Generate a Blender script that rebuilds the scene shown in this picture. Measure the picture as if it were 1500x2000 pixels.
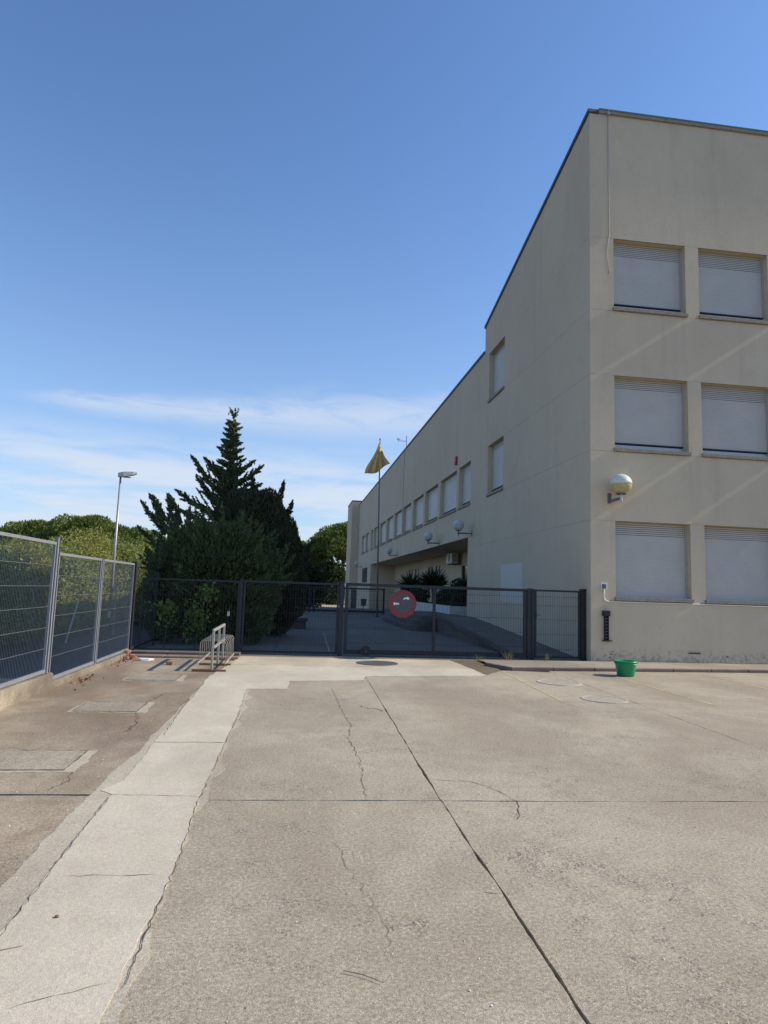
import bpy, bmesh, math, random
import numpy as np
from mathutils import Vector, Matrix
random.seed(7); np.random.seed(7)
for o in list(bpy.data.objects): bpy.data.objects.remove(o)
S = bpy.context.scene
COL = S.collection
# ------------------------------------------------------------------ camera, sky, sun, exposure
CAM_H = 1.65
fpx = 1295.0
def _d(x, y): return np.array([x-750.0, y-1000.0, fpx])
_vy = _d(571.5, 1145.0); _vy /= np.linalg.norm(_vy)
_vx = _d(10542.0, 1480.0); _vx -= _vx.dot(_vy)*_vy; _vx /= np.linalg.norm(_vx)
_vz = np.cross(_vx, _vy)
if _vz[1] > 0: _vz = -_vz
_R = np.stack([_vx, _vy, _vz])
cd = bpy.data.cameras.new('camera'); cam = bpy.data.objects.new('camera', cd); COL.objects.link(cam)
right, down, fwd = Vector(_R[:, 0]), Vector(_R[:, 1]), Vector(_R[:, 2])
M3 = Matrix((right, -down, -fwd)).transposed()
cam.matrix_world = Matrix.Translation((0, 0, CAM_H)) @ M3.to_4x4()
cd.sensor_fit = 'VERTICAL'; cd.sensor_height = 36; cd.sensor_width = 27
cd.lens = fpx/2000*36; cd.clip_start = 0.05; cd.clip_end = 5000
S.camera = cam
SUN_EL = math.radians(34.0)
SUN_SIDE = math.radians(0.9)            # how far the sun stands in front of the plane of the end wall
sun_dir = Vector((math.cos(SUN_EL)*math.cos(SUN_SIDE), -math.cos(SUN_EL)*math.sin(SUN_SIDE), math.sin(SUN_EL)))
sl = bpy.data.lights.new('sun', 'SUN'); sl.energy = 4.8; sl.angle = math.radians(0.53); sl.color = (1.0, 0.885, 0.70)
so = bpy.data.objects.new('sun', sl); COL.objects.link(so); so.location = (60, 0, 60)
so.rotation_euler = sun_dir.to_track_quat('Z', 'Y').to_euler()
S.view_settings.view_transform = 'Standard'; S.view_settings.look = 'None'
S.view_settings.exposure = 0.2; S.view_settings.gamma = 1.0; S.view_settings.use_curve_mapping = False
S.render.engine = 'CYCLES'

class NT:
    """small helper to write node trees"""
    def __init__(s, tree): s.t = tree; s.n = tree.nodes; s.l = tree.links
    def node(s, typ, **kw):
        n = s.n.new(typ)
        for k, v in kw.items(): setattr(n, k, v)
        return n
    def put(s, sock, v):
        if v is None: return
        if hasattr(v, 'is_output') or isinstance(v, bpy.types.NodeSocket): s.l.new(v, sock)
        elif isinstance(v, (int, float)): 
            try: sock.default_value = v
            except TypeError: sock.default_value = (v, v, v)
        else:
            v = tuple(v)
            if len(v) == 3 and sock.type == 'RGBA': v = v+(1,)
            sock.default_value = v
    def math(s, op, a, b=None, c=None, clamp=False):
        n = s.node('ShaderNodeMath', operation=op, use_clamp=clamp)
        for i, v in enumerate((a, b, c)):
            if v is not None: s.put(n.inputs[i], v)
        return n.outputs[0]
    def mix(s, f, a, b, mode='MIX'):
        n = s.node('ShaderNodeMix', data_type='RGBA', blend_type=mode)
        s.put(n.inputs['Factor'], f); s.put(n.inputs[6], a); s.put(n.inputs[7], b)
        return n.outputs[2]
    def ramp(s, f, lo, hi, a=0.0, b=1.0, smooth=True):
        n = s.node('ShaderNodeMapRange', interpolation_type='SMOOTHSTEP' if smooth else 'LINEAR')
        s.put(n.inputs[0], f)
        for i, v in enumerate((lo, hi, a, b)): n.inputs[i+1].default_value = v
        return n.outputs[0]
    def noise(s, vec, scale, detail=4, rough=0.55, dist=0.0):
        n = s.node('ShaderNodeTexNoise'); s.put(n.inputs['Vector'], vec)
        n.inputs['Scale'].default_value = scale; n.inputs['Detail'].default_value = detail
        n.inputs['Roughness'].default_value = rough; n.inputs['Distortion'].default_value = dist
        return n.outputs['Fac']
    def voro(s, vec, scale, feature='F1'):
        n = s.node('ShaderNodeTexVoronoi', feature=feature); s.put(n.inputs['Vector'], vec); n.inputs['Scale'].default_value = scale
        return n
    def scale(s, vec, v):
        n = s.node('ShaderNodeVectorMath', operation='MULTIPLY'); s.put(n.inputs[0], vec); n.inputs[1].default_value = v
        return n.outputs[0]
    def bump(s, h, strength, dist, normal=None):
        n = s.node('ShaderNodeBump'); n.inputs['Strength'].default_value = strength; n.inputs['Distance'].default_value = dist
        s.put(n.inputs['Height'], h)
        if normal is not None: s.put(n.inputs['Normal'], normal)
        return n.outputs[0]

W = bpy.data.worlds.new('World'); S.world = W; W.use_nodes = True
wt = NT(W.node_tree); W.node_tree.nodes.clear()
sky = wt.node('ShaderNodeTexSky', sky_type='NISHITA', sun_disc=False)
sky.sun_elevation = SUN_EL; sky.sun_rotation = math.atan2(sun_dir.x, sun_dir.y)
sky.altitude = 50; sky.air_density = 1.1; sky.dust_density = 0.35; sky.ozone_density = 2.6
tc = wt.node('ShaderNodeTexCoord'); sep = wt.node('ShaderNodeSeparateXYZ'); wt.l.new(tc.outputs['Generated'], sep.inputs[0])
dx, dy, dz = sep.outputs
el = wt.math('ARCSINE', dz); az = wt.math('ARCTAN2', dx, dy)
zz = wt.math('MAXIMUM', wt.math('ADD', dz, 0.06), 0.03)
comb = wt.node('ShaderNodeCombineXYZ'); wt.l.new(wt.math('DIVIDE', dx, zz), comb.inputs[0]); wt.l.new(wt.math('DIVIDE', dy, zz), comb.inputs[1])
pv = wt.scale(comb.outputs[0], (0.8, 1.0, 1.0))
n1 = wt.noise(pv, 0.9, 7, 0.58, 0.6); n2 = wt.noise(pv, 2.3, 5, 0.6, 0.4)
nn = wt.math('ADD', wt.math('MULTIPLY', n1, 0.72), wt.math('MULTIPLY', n2, 0.28))
band = wt.math('MULTIPLY', wt.ramp(el, 0.23, 0.15), wt.ramp(el, 0.02, 0.09))
wisps = wt.math('MULTIPLY', wt.ramp(nn, 0.36, 0.58), band)
# one long thin streak of cirrus
comb2 = wt.node('ShaderNodeCombineXYZ'); wt.l.new(wt.math('MULTIPLY', az, 5.0), comb2.inputs[0]); wt.l.new(wt.math('MULTIPLY', el, 26.0), comb2.inputs[1])
n3 = wt.noise(comb2.outputs[0], 1.6, 5, 0.6, 0.8)
elc = wt.math('ADD', wt.math('MULTIPLY', wt.math('ADD', az, 0.43), 0.03), 0.238)
elc = wt.math('ADD', elc, wt.math('MULTIPLY', wt.math('SUBTRACT', n3, 0.5), 0.035))
wid = wt.ramp(az, -0.40, 0.05, 0.006, 0.030, False)
q = wt.math('DIVIDE', wt.math('SUBTRACT', el, elc), wid)
gauss = wt.math('POWER', 2.718, wt.math('MULTIPLY', wt.math('MULTIPLY', q, q), -1.0))
streak = wt.math('MULTIPLY', wt.math('MULTIPLY', gauss, wt.ramp(az, -0.42, -0.28)), wt.ramp(n3, 0.25, 0.6, 0.45, 1.0))
cl = wt.math('MAXIMUM', wt.math('MULTIPLY', wisps, 0.85), wt.math('MULTIPLY', streak, 0.62), clamp=True)
haze = wt.math('MULTIPLY', wt.math('POWER', wt.ramp(el, 0.75, 0.0, 0.0, 1.0, False), 2.4), 0.62)
skyb = wt.mix(1.0, sky.outputs[0], (0.88, 1.05, 1.27), 'MULTIPLY')
skyb = wt.mix(haze, skyb, (3.3, 4.25, 5.75))
skyc = wt.mix(cl, skyb, (4.75, 5.25, 6.1))
bg = wt.node('ShaderNodeBackground'); wt.l.new(skyc, bg.inputs[0]); bg.inputs[1].default_value = 0.13
wo = wt.node('ShaderNodeOutputWorld'); wt.l.new(bg.outputs[0], wo.inputs[0])

# ------------------------------------------------------------------ materials
MATS = {}
def new_mat(name):
    m = bpy.data.materials.new(name); m.use_nodes = True
    t = NT(m.node_tree); b = m.node_tree.nodes['Principled BSDF']; MATS[name] = m
    return m, t, b
def pos(t):
    return t.node('ShaderNodeNewGeometry').outputs['Position']
def simple(name, col, rough=0.6, metal=0.0, var=0.12, scale=6.0, bump=0.0, bscale=40.0, spec=0.4):
    m, t, b = new_mat(name); p = pos(t)
    n = t.noise(p, scale, 5, 0.6)
    f = t.ramp(n, 0.3, 0.7, 1-var, 1+var, False)
    c = t.mix(1.0, col, f, 'MULTIPLY'); t.put(b.inputs['Base Color'], c)
    t.put(b.inputs['Roughness'], t.ramp(t.noise(p, scale*2.3, 3), 0.3, 0.7, rough-0.08, min(1, rough+0.08), False))
    b.inputs['Metallic'].default_value = metal; b.inputs['Specular IOR Level'].default_value = spec
    if bump: t.put(b.inputs['Normal'], t.bump(t.noise(p, bscale, 4, 0.6), bump, 0.02))
    return m
def concrete(name, base, dark, speck=0.5, pits=0.5, stain=0.5, rusty=0.0):
    m, t, b = new_mat(name); p = pos(t)
    big = t.noise(t.scale(p, (1.0, 0.55, 1)), 0.55, 6, 0.6, 0.4); mid = t.noise(p, 3.2, 6, 0.65, 0.3); fine = t.noise(p, 45, 4, 0.7); grit = t.noise(p, 170, 2, 0.6)
    c = t.mix(t.ramp(big, 0.36, 0.64, 0.0, stain), base, dark)
    c = t.mix(t.ramp(mid, 0.42, 0.72, 0.0, 0.55*stain), c, dark)
    c = t.mix(1.0, c, t.ramp(fine, 0.25, 0.75, 1-0.46*speck, 1+0.46*speck, False), 'MULTIPLY')
    c = t.mix(1.0, c, t.ramp(grit, 0.25, 0.75, 1-0.55*speck, 1+0.55*speck, False), 'MULTIPLY')
    c = t.mix(t.math('MULTIPLY', t.ramp(t.noise(p, 14, 5, 0.7, 0.6), 0.50, 0.70), 0.35*speck), c, dark)
    # light and dark grains of the aggregate
    v = t.voro(p, 95); vr = t.node('ShaderNodeSeparateColor'); t.l.new(v.outputs['Color'], vr.inputs[0])
    lightg = t.math('MULTIPLY', t.ramp(v.outputs['Distance'], 0.30, 0.16), t.math('GREATER_THAN', vr.outputs[0], 0.93))
    c = t.mix(t.math('MULTIPLY', lightg, speck), c, (0.78, 0.73, 0.64))
    darkg = t.math('MULTIPLY', t.ramp(v.outputs['Distance'], 0.42, 0.22), t.math('LESS_THAN', vr.outputs[0], 0.13))
    c = t.mix(t.math('MULTIPLY', darkg, 0.55*speck), c, (0.10, 0.08, 0.065))
    # worn patches where the cement skin has gone
    wear = t.math('MULTIPLY', t.ramp(t.noise(p, 0.8, 6, 0.7, 0.5), 0.45, 0.64), t.ramp(t.noise(p, 5.0, 5, 0.75), 0.40, 0.60))
    v2 = t.voro(p, 105); v2r = t.node('ShaderNodeSeparateColor'); t.l.new(v2.outputs['Color'], v2r.inputs[0])
    pit = t.math('MULTIPLY', t.math('MULTIPLY', wear, pits), t.ramp(v2r.outputs[1], 0.25, 0.9))
    c = t.mix(t.math('MULTIPLY', pit, 0.85), c, (0.105, 0.085, 0.07))
    peb = t.math('MULTIPLY', t.math('MULTIPLY', wear, pits), t.math('GREATER_THAN', v2r.outputs[0], 0.75))
    c = t.mix(t.math('MULTIPLY', peb, 0.45), c, (0.62, 0.57, 0.5))
    if rusty:
        r = t.math('MULTIPLY', t.ramp(t.noise(p, 1.3, 4, 0.6), 0.5, 0.7), rusty); c = t.mix(r, c, (0.20, 0.12, 0.075))
    t.put(b.inputs['Base Color'], c); b.inputs['Roughness'].default_value = 0.9; b.inputs['Specular IOR Level'].default_value = 0.25
    h = t.math('ADD', t.math('MULTIPLY', grit, 0.6), t.math('ADD', t.math('MULTIPLY', fine, 0.8), t.math('MULTIPLY', v2.outputs['Distance'], t.math('MULTIPLY', wear, 0.55*pits))))
    t.put(b.inputs['Normal'], t.bump(h, 0.6, 0.006)); return m
def stucco(name, base, dark, base_wear=0.0):
    m, t, b = new_mat(name); p = pos(t)
    big = t.noise(t.scale(p, (1, 1, 0.7)), 0.45, 6, 0.6, 0.5); mid = t.noise(p, 2.6, 5, 0.65)
    runs = t.noise(t.scale(p, (1, 1, 0.07)), 2.2, 5, 0.65)
    c = t.mix(t.ramp(big, 0.35, 0.7, 0, 0.45), base, dark); c = t.mix(t.ramp(mid, 0.45, 0.75, 0, 0.35), c, dark)
    c = t.mix(t.ramp(runs, 0.52, 0.8, 0, 0.4), c, tuple(v*0.86 for v in dark))
    c = t.mix(1.0, c, t.ramp(t.noise(p, 70, 3, 0.7), 0.2, 0.8, 0.88, 1.12, False), 'MULTIPLY')
    if base_wear:
        z = t.node('ShaderNodeSeparateXYZ'); t.l.new(p, z.inputs[0])
        low = t.ramp(t.math('ADD', z.outputs[2], t.math('MULTIPLY', t.math('SUBTRACT', t.noise(p, 4, 5, 0.7), 0.5), 0.7)), 0.10, 0.42, 1, 0)
        c = t.mix(t.math('MULTIPLY', low, t.ramp(t.noise(p, 11, 4, 0.7), 0.42, 0.6, 0, base_wear)), c, (0.27, 0.25, 0.22))
    t.put(b.inputs['Base Color'], c); b.inputs['Roughness'].default_value = 0.93; b.inputs['Specular IOR Level'].default_value = 0.2
    h = t.math('ADD', t.noise(p, 95, 3, 0.65), t.math('MULTIPLY', t.noise(p, 22, 4, 0.6), 1.2))
    t.put(b.inputs['Normal'], t.bump(h, 0.55, 0.012)); return m
def foliage(name, c1, c2, c3, trans=0.25, rough=0.6):
    m, t, b = new_mat(name); g = t.node('ShaderNodeNewGeometry'); r = g.outputs['Random Per Island']; p = g.outputs['Position']
    c = t.mix(t.ramp(r, 0, 1, 0, 1, False), c1, c2); c = t.mix(t.math('MULTIPLY', t.ramp(t.noise(p, 1.6, 3), 0.45, 0.7), 0.6), c, c3)
    t.put(b.inputs['Base Color'], c); b.inputs['Roughness'].default_value = rough; b.inputs['Specular IOR Level'].default_value = 0.25
    tr = t.node('ShaderNodeBsdfTranslucent'); t.put(tr.inputs[0], c); ms = t.node('ShaderNodeMixShader'); ms.inputs[0].default_value = trans
    t.l.new(b.outputs[0], ms.inputs[1]); t.l.new(tr.outputs[0], ms.inputs[2]); t.l.new(ms.outputs[0], t.n['Material Output'].inputs[0]); return m

concrete('slab', (0.42, 0.368, 0.283), (0.275, 0.228, 0.168), 1.0, 1.0, 0.7)
concrete('slab_brown', (0.40, 0.34, 0.25), (0.215, 0.165, 0.115), 1.0, 0.8, 1.0, 0.25)
concrete('patch', (0.59, 0.535, 0.43), (0.45, 0.405, 0.32), 0.35, 0.22, 0.85)
concrete('mortar', (0.50, 0.45, 0.355), (0.36, 0.315, 0.245), 0.6, 0.3, 0.9)
concrete('apron', (0.56, 0.50, 0.385), (0.42, 0.36, 0.26), 0.4, 0.2, 0.9)
concrete('pavement_mat', (0.38, 0.34, 0.27), (0.24, 0.205, 0.16), 0.5, 0.3, 0.8)
concrete('kerb_mat', (0.27, 0.20, 0.165), (0.16, 0.115, 0.095), 0.5, 0.3, 0.8)
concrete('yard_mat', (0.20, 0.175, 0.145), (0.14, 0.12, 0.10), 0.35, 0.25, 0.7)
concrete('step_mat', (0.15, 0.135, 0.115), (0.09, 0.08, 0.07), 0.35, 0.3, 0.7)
concrete('low_wall_mat', (0.38, 0.335, 0.255), (0.13, 0.11, 0.09), 0.8, 0.8, 1.0, 0.5)
concrete('asphalt', (0.055, 0.053, 0.052), (0.038, 0.036, 0.035), 0.4, 0.15, 0.6)
concrete('earth', (0.20, 0.155, 0.10), (0.12, 0.09, 0.06), 0.5, 0.4, 0.8)
concrete('cover_gravel', (0.40, 0.35, 0.275), (0.25, 0.215, 0.165), 1.0, 1.0, 0.8)
stucco('stucco', (0.66, 0.555, 0.395), (0.54, 0.45, 0.32), 0.6)
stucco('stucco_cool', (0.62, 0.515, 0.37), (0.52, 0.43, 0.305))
simple('patch_paint', (0.66, 0.60, 0.50), 0.8, var=0.05)
simple('planter_white', (0.60, 0.59, 0.55), 0.8, var=0.08, scale=3)
simple('coping', (0.075, 0.075, 0.08), 0.6, var=0.2)
simple('fringe_green', (0.07, 0.20, 0.14), 0.55, var=0.2)  # green of the lens colour fringe along the roof edge, put into a material
simple('sill_stone', (0.30, 0.27, 0.225), 0.85, var=0.35, scale=30, bump=0.4, bscale=120)
simple('reveal', (0.56, 0.48, 0.31), 0.9, var=0.08, bump=0.2, bscale=90)
simple('shutter_mat', (0.51, 0.49, 0.44), 0.5, var=0.05, scale=2.0, spec=0.35)
simple('alu', (0.46, 0.46, 0.47), 0.45, 0.3, var=0.06)
simple('slot_grey', (0.15, 0.145, 0.14), 0.7)
simple('dark_gap', (0.03, 0.035, 0.04), 0.6)
simple('zinc', (0.42, 0.45, 0.50), 0.5, 0.35, var=0.12, scale=12)
simple('fence_paint', (0.215, 0.23, 0.255), 0.55, 0.1, var=0.1, scale=9)
simple('wire', (0.33, 0.35, 0.33), 0.5, 0.2, var=0.1)
simple('gate_paint', (0.026, 0.028, 0.034), 0.55, 0.1, var=0.2, scale=9)
simple('gate_wire', (0.03, 0.033, 0.04), 0.55, 0.1, var=0.2)
simple('crack', (0.075, 0.062, 0.05), 1.0, var=0.4, scale=30)
simple('black_steel', (0.018, 0.018, 0.022), 0.5, 0.1, var=0.2)
simple('bracket_grey', (0.13, 0.14, 0.15), 0.55, 0.2)
simple('globe_white', (0.66, 0.71, 0.60), 0.3, var=0.05)
simple('globe_amber', (0.50, 0.44, 0.22), 0.35, var=0.15, scale=10)
simple('globe_opal', (0.56, 0.56, 0.56), 0.35, var=0.04)
simple('plastic_white', (0.72, 0.72, 0.70), 0.5, var=0.05)
simple('cable_grey', (0.45, 0.43, 0.38), 0.7, var=0.15)
simple('bucket_green', (0.01, 0.27, 0.105), 0.35, var=0.08, spec=0.5)
simple('sign_red', (0.22, 0.04, 0.045), 0.5, var=0.15, scale=14)
simple('sign_blue', (0.085, 0.085, 0.095), 0.5, var=0.2, scale=14)
simple('sign_white', (0.85, 0.86, 0.88), 0.4, var=0.03)
simple('siren_red', (0.42, 0.035, 0.04), 0.4)
simple('rust', (0.22, 0.12, 0.07), 0.8, 0.2, var=0.35, scale=40)
simple('rack_steel', (0.40, 0.385, 0.345), 0.55, 0.35, var=0.3, scale=25)
simple('bark', (0.10, 0.075, 0.055), 0.9, var=0.35, scale=14, bump=0.6, bscale=18)
simple('brick_mat', (0.36, 0.185, 0.125), 0.9, var=0.35, scale=20, bump=0.4)
simple('litter_white', (0.82, 0.82, 0.82), 0.6, var=0.05)
simple('dry_leaf', (0.26, 0.11, 0.05), 0.8, var=0.45, scale=30)
simple('iron', (0.11, 0.105, 0.105), 0.65, 0.3, var=0.25, scale=20, bump=0.4)
simple('pale_iron', (0.37, 0.335, 0.27), 0.8, var=0.25, scale=20, bump=0.3, bscale=80)
simple('yellow_paint', (0.52, 0.43, 0.23), 0.85, var=0.3, scale=16)
simple('pole_grey', (0.19, 0.19, 0.19), 0.5, 0.3)
simple('lamp_grey', (0.40, 0.38, 0.40), 0.45, 0.4)
simple('door_dark', (0.10, 0.10, 0.11), 0.4, var=0.1)
simple('glass_dark', (0.03, 0.035, 0.04), 0.1, var=0.1, spec=0.7)
simple('grass_dry', (0.13, 0.15, 0.06), 0.8, var=0.4, scale=3)
def cloth(name, col):
    m, t, b = new_mat(name); b.inputs['Roughness'].default_value = 0.8
    c = t.mix(1.0, col, t.ramp(t.noise(pos(t), 5, 4), 0.3, 0.7, 0.88, 1.1, False), 'MULTIPLY'); t.put(b.inputs['Base Color'], c)
    tr = t.node('ShaderNodeBsdfTranslucent'); t.put(tr.inputs[0], c); ms = t.node('ShaderNodeMixShader'); ms.inputs[0].default_value = 0.35
    t.l.new(b.outputs[0], ms.inputs[1]); t.l.new(tr.outputs[0], ms.inputs[2]); t.l.new(ms.outputs[0], t.n['Material Output'].inputs[0])
cloth('flag_yellow', (0.86, 0.74, 0.12)); cloth('flag_red', (0.74, 0.38, 0.34))
foliage('cypress', (0.065, 0.10, 0.036), (0.125, 0.165, 0.062), (0.09, 0.105, 0.048), 0.2)
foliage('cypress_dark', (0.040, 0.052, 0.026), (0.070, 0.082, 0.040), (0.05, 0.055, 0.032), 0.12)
foliage('cypress_blue', (0.09, 0.135, 0.065), (0.17, 0.21, 0.10), (0.12, 0.135, 0.07), 0.25)
foliage('pine', (0.085, 0.13, 0.03), (0.17, 0.22, 0.05), (0.11, 0.15, 0.035), 0.28)
foliage('hedge', (0.15, 0.20, 0.055), (0.32, 0.36, 0.12), (0.24, 0.25, 0.09), 0.38)
foliage('hedge_yellow', (0.19, 0.215, 0.05), (0.36, 0.37, 0.10), (0.29, 0.26, 0.08), 0.38)
foliage('ivy', (0.10, 0.17, 0.03), (0.20, 0.28, 0.06), (0.14, 0.20, 0.04), 0.35)
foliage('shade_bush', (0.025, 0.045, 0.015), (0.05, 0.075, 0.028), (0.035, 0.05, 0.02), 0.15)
foliage('weed', (0.16, 0.17, 0.06), (0.28, 0.25, 0.11), (0.2, 0.17, 0.09), 0.3)
foliage('dry_leaves', (0.20, 0.075, 0.035), (0.36, 0.17, 0.08), (0.16, 0.07, 0.04), 0.1)

# ------------------------------------------------------------------ helpers
def wloc(o):
    v = Vector((0, 0, 0))
    while o is not None: v += o.location; o = o.parent
    return v
def tag(o, label=None, cat=None, group=None, kind=None):
    if label: o['label'] = label
    if cat: o['category'] = cat
    if group: o['group'] = group
    if kind: o['kind'] = kind
    return o
def empty(name, loc, label=None, cat=None, group=None, kind=None):
    o = bpy.data.objects.new(name, None); COL.objects.link(o); o.location = loc; o.empty_display_size = 0.2
    return tag(o, label, cat, group, kind)
class MB:
    def __init__(s): s.v = []; s.f = []; s.mi = []
    def add(s, vs, fs, mi=0):
        b = len(s.v); s.v += [tuple(v) for v in vs]; s.f += [tuple(i+b for i in f) for f in fs]; s.mi += [mi]*len(fs)
        return s
    def box(s, x0, x1, y0, y1, z0, z1, mi=0):
        v = [(x0,y0,z0),(x1,y0,z0),(x1,y1,z0),(x0,y1,z0),(x0,y0,z1),(x1,y0,z1),(x1,y1,z1),(x0,y1,z1)]
        return s.add(v, [(0,3,2,1),(4,5,6,7),(0,1,5,4),(1,2,6,5),(2,3,7,6),(3,0,4,7)], mi)
    def bar(s, a, b, w, h=None, up=(0, 0, 1), mi=0):
        """rectangular bar between two points"""
        a = Vector(a); b = Vector(b); d = (b-a).normalized(); h = w if h is None else h
        u = Vector(up)
        if abs(d.dot(u)) > 0.98: u = Vector((0, 1, 0))
        r = d.cross(u).normalized(); u = r.cross(d).normalized()
        v = []
        for p in (a, b):
            for sr, su in ((-1,-1),(1,-1),(1,1),(-1,1)): v.append(p+r*(sr*w/2)+u*(su*h/2))
        return s.add(v, [(0,1,2,3),(7,6,5,4),(0,4,5,1),(1,5,6,2),(2,6,7,3),(3,7,4,0)], mi)
    def tube(s, pts, r, seg=8, mi=0, caps=True):
        pts = [Vector(p) for p in pts]; n = len(pts); rr = r if isinstance(r, (list, tuple)) else [r]*n
        vs = []; up = Vector((0.013, 0.021, 1))
        for i, p in enumerate(pts):
            d = (pts[min(i+1, n-1)]-pts[max(i-1, 0)]).normalized()
            u = up if abs(d.dot(up.normalized())) < 0.95 else Vector((0.02, 1, 0.01))
            a = d.cross(u).normalized(); b = a.cross(d).normalized()
            for k in range(seg):
                t = 2*math.pi*k/seg; vs.append(p+a*(math.cos(t)*rr[i])+b*(math.sin(t)*rr[i]))
        fs = []
        for i in range(n-1):
            for k in range(seg):
                k2 = (k+1) % seg; fs.append((i*seg+k, i*seg+k2, (i+1)*seg+k2, (i+1)*seg+k))
        if caps: fs.append(tuple(range(seg-1, -1, -1))); fs.append(tuple((n-1)*seg+k for k in range(seg)))
        return s.add(vs, fs, mi)
    def lathe(s, c, prof, seg=28, mi=0):
        vs = []; fs = []; n = len(prof)
        for r, z in prof:
            for k in range(seg):
                t = 2*math.pi*k/seg; vs.append((c[0]+math.cos(t)*r, c[1]+math.sin(t)*r, c[2]+z))
        for i in range(n-1):
            for k in range(seg):
                k2 = (k+1) % seg; fs.append((i*seg+k, i*seg+k2, (i+1)*seg+k2, (i+1)*seg+k))
        return s.add(vs, fs, mi)
    def build(s, name, mats, parent=None, smooth=False, bevel=0.0):
        off = wloc(parent) if parent else Vector((0, 0, 0))
        me = bpy.data.meshes.new(name); me.from_pydata([tuple(Vector(v)-off) for v in s.v], [], s.f)
        for m in (mats if isinstance(mats, (list, tuple)) else [mats]): me.materials.append(MATS[m])
        if any(s.mi): me.polygons.foreach_set('material_index', s.mi)
        if smooth: me.polygons.foreach_set('use_smooth', [True]*len(me.polygons))
        me.update(); o = bpy.data.objects.new(name, me); COL.objects.link(o); o.parent = parent
        if bevel:
            b = o.modifiers.new('bevel', 'BEVEL'); b.width = bevel; b.segments = 2; b.limit_method = 'ANGLE'
        return o
def quad_mesh(name, V, mat, parent=None):
    """V: (n,4,3) array of leaf faces, one mesh"""
    V = np.asarray(V, dtype=np.float64); n = len(V); off = np.array(wloc(parent)) if parent else np.zeros(3)
    me = bpy.data.meshes.new(name); me.vertices.add(n*4); me.vertices.foreach_set('co', (V-off).reshape(-1))
    me.loops.add(n*4); me.loops.foreach_set('vertex_index', np.arange(n*4, dtype=np.int32))
    me.polygons.add(n); me.polygons.foreach_set('loop_start', np.arange(n, dtype=np.int32)*4)
    me.update(calc_edges=True); me.materials.append(MATS[mat]); o = bpy.data.objects.new(name, me); COL.objects.link(o); o.parent = parent
    return o
def unit(a): return a/np.maximum(np.linalg.norm(a, axis=-1, keepdims=True), 1e-9)
def leaves(P, D, length, width, jitter=0.5, rng=np.random):
    """faces at points P that run along directions D; diamond-shaped"""
    n = len(P); D = unit(D+rng.normal(0, jitter, (n, 3))); L = length*rng.uniform(0.6, 1.35, (n, 1)); Wd = width*rng.uniform(0.6, 1.35, (n, 1))
    side = unit(np.cross(D, rng.normal(0, 1, (n, 3))))
    return np.stack([P-D*L*0.5, P+side*Wd*0.5-D*L*0.05, P+D*L*0.5, P-side*Wd*0.5-D*L*0.05], axis=1)
def shell(c, r, n, depth=0.25, rng=np.random, low=-1.0):
    """points in the outer layer of an ellipsoid and their outward directions"""
    d = unit(rng.normal(0, 1, (int(n*2.2)+8, 3))); d = d[d[:, 2] > low][:n]; k = 1-np.abs(rng.normal(0, depth, (len(d), 1)))
    k = np.clip(k, 0.15, 1.0); lump = 1+0.07*np.sin(d[:, :1]*7+c[0]*3)*np.cos(d[:, 1:2]*6+c[1])+0.05*np.sin(d[:, 2:3]*11+c[0])
    return np.array(c)+d*np.array(r)*k*lump, unit(d/np.array(r))
def poly_slab(name, pts, z0, z1, mat, parent, step=0.09, jit=0.006, seed=0):
    """a flat slab with a ragged, hand-made outline"""
    rg = random.Random(seed); out = []; n = len(pts)
    for i in range(n):
        a = Vector(pts[i]+(0,)); b = Vector(pts[(i+1) % n]+(0,)); k = max(1, int((b-a).length/step)); d = (b-a).normalized(); nr = Vector((-d.y, d.x, 0)); w = 0
        for j in range(k):
            w = 0.75*w+rg.uniform(-jit, jit); p = a.lerp(b, j/k)+nr*(w if j else 0); out.append((p.x, p.y))
    off = wloc(parent) if parent else Vector((0, 0, 0))
    bm = bmesh.new(); top = [bm.verts.new((x-off.x, y-off.y, z1-off.z)) for x, y in out]; bot = [bm.verts.new((x-off.x, y-off.y, z0-off.z)) for x, y in out]
    f = bm.faces.new(top); f.normal_update(); flip = f.normal.z < 0
    if flip: f.normal_flip()
    m = len(out)
    for i in range(m):
        j = (i+1) % m; bm.faces.new((top[i], bot[i], bot[j], top[j]) if not flip else (top[j], bot[j], bot[i], top[i]))
    bmesh.ops.triangulate(bm, faces=[f]); me = bpy.data.meshes.new(name); bm.to_mesh(me); bm.free(); me.materials.append(MATS[mat])
    o = bpy.data.objects.new(name, me); COL.objects.link(o); o.parent = parent; return o
def ribbon(name, pts, w, z, mat, parent, seed=0, jag=0.012, step=0.05):
    """a thin crack with wandering edges"""
    rg = random.Random(seed); P = []
    for i in range(len(pts)-1):
        a = Vector(pts[i]+(0,)); b = Vector(pts[i+1]+(0,)); k = max(1, int((b-a).length/step))
        for j in range(k): P.append(a.lerp(b, j/k))
    P.append(Vector(pts[-1]+(0,))); m = MB(); vs = []
    for i, p in enumerate(P):
        d = (P[min(i+1, len(P)-1)]-P[max(i-1, 0)]).normalized(); n = Vector((-d.y, d.x, 0)); s = rg.uniform(-jag, jag); ww = w*rg.uniform(0.25, 1.2)/2
        if i in (0, len(P)-1): ww *= 0.2
        vs += [p+n*(s-ww)+Vector((0, 0, z)), p+n*(s+ww)+Vector((0, 0, z))]
    m.add(vs, [(2*i, 2*i+2, 2*i+3, 2*i+1) for i in range(len(P)-1)]); return m.build(name, mat, parent)

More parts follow.
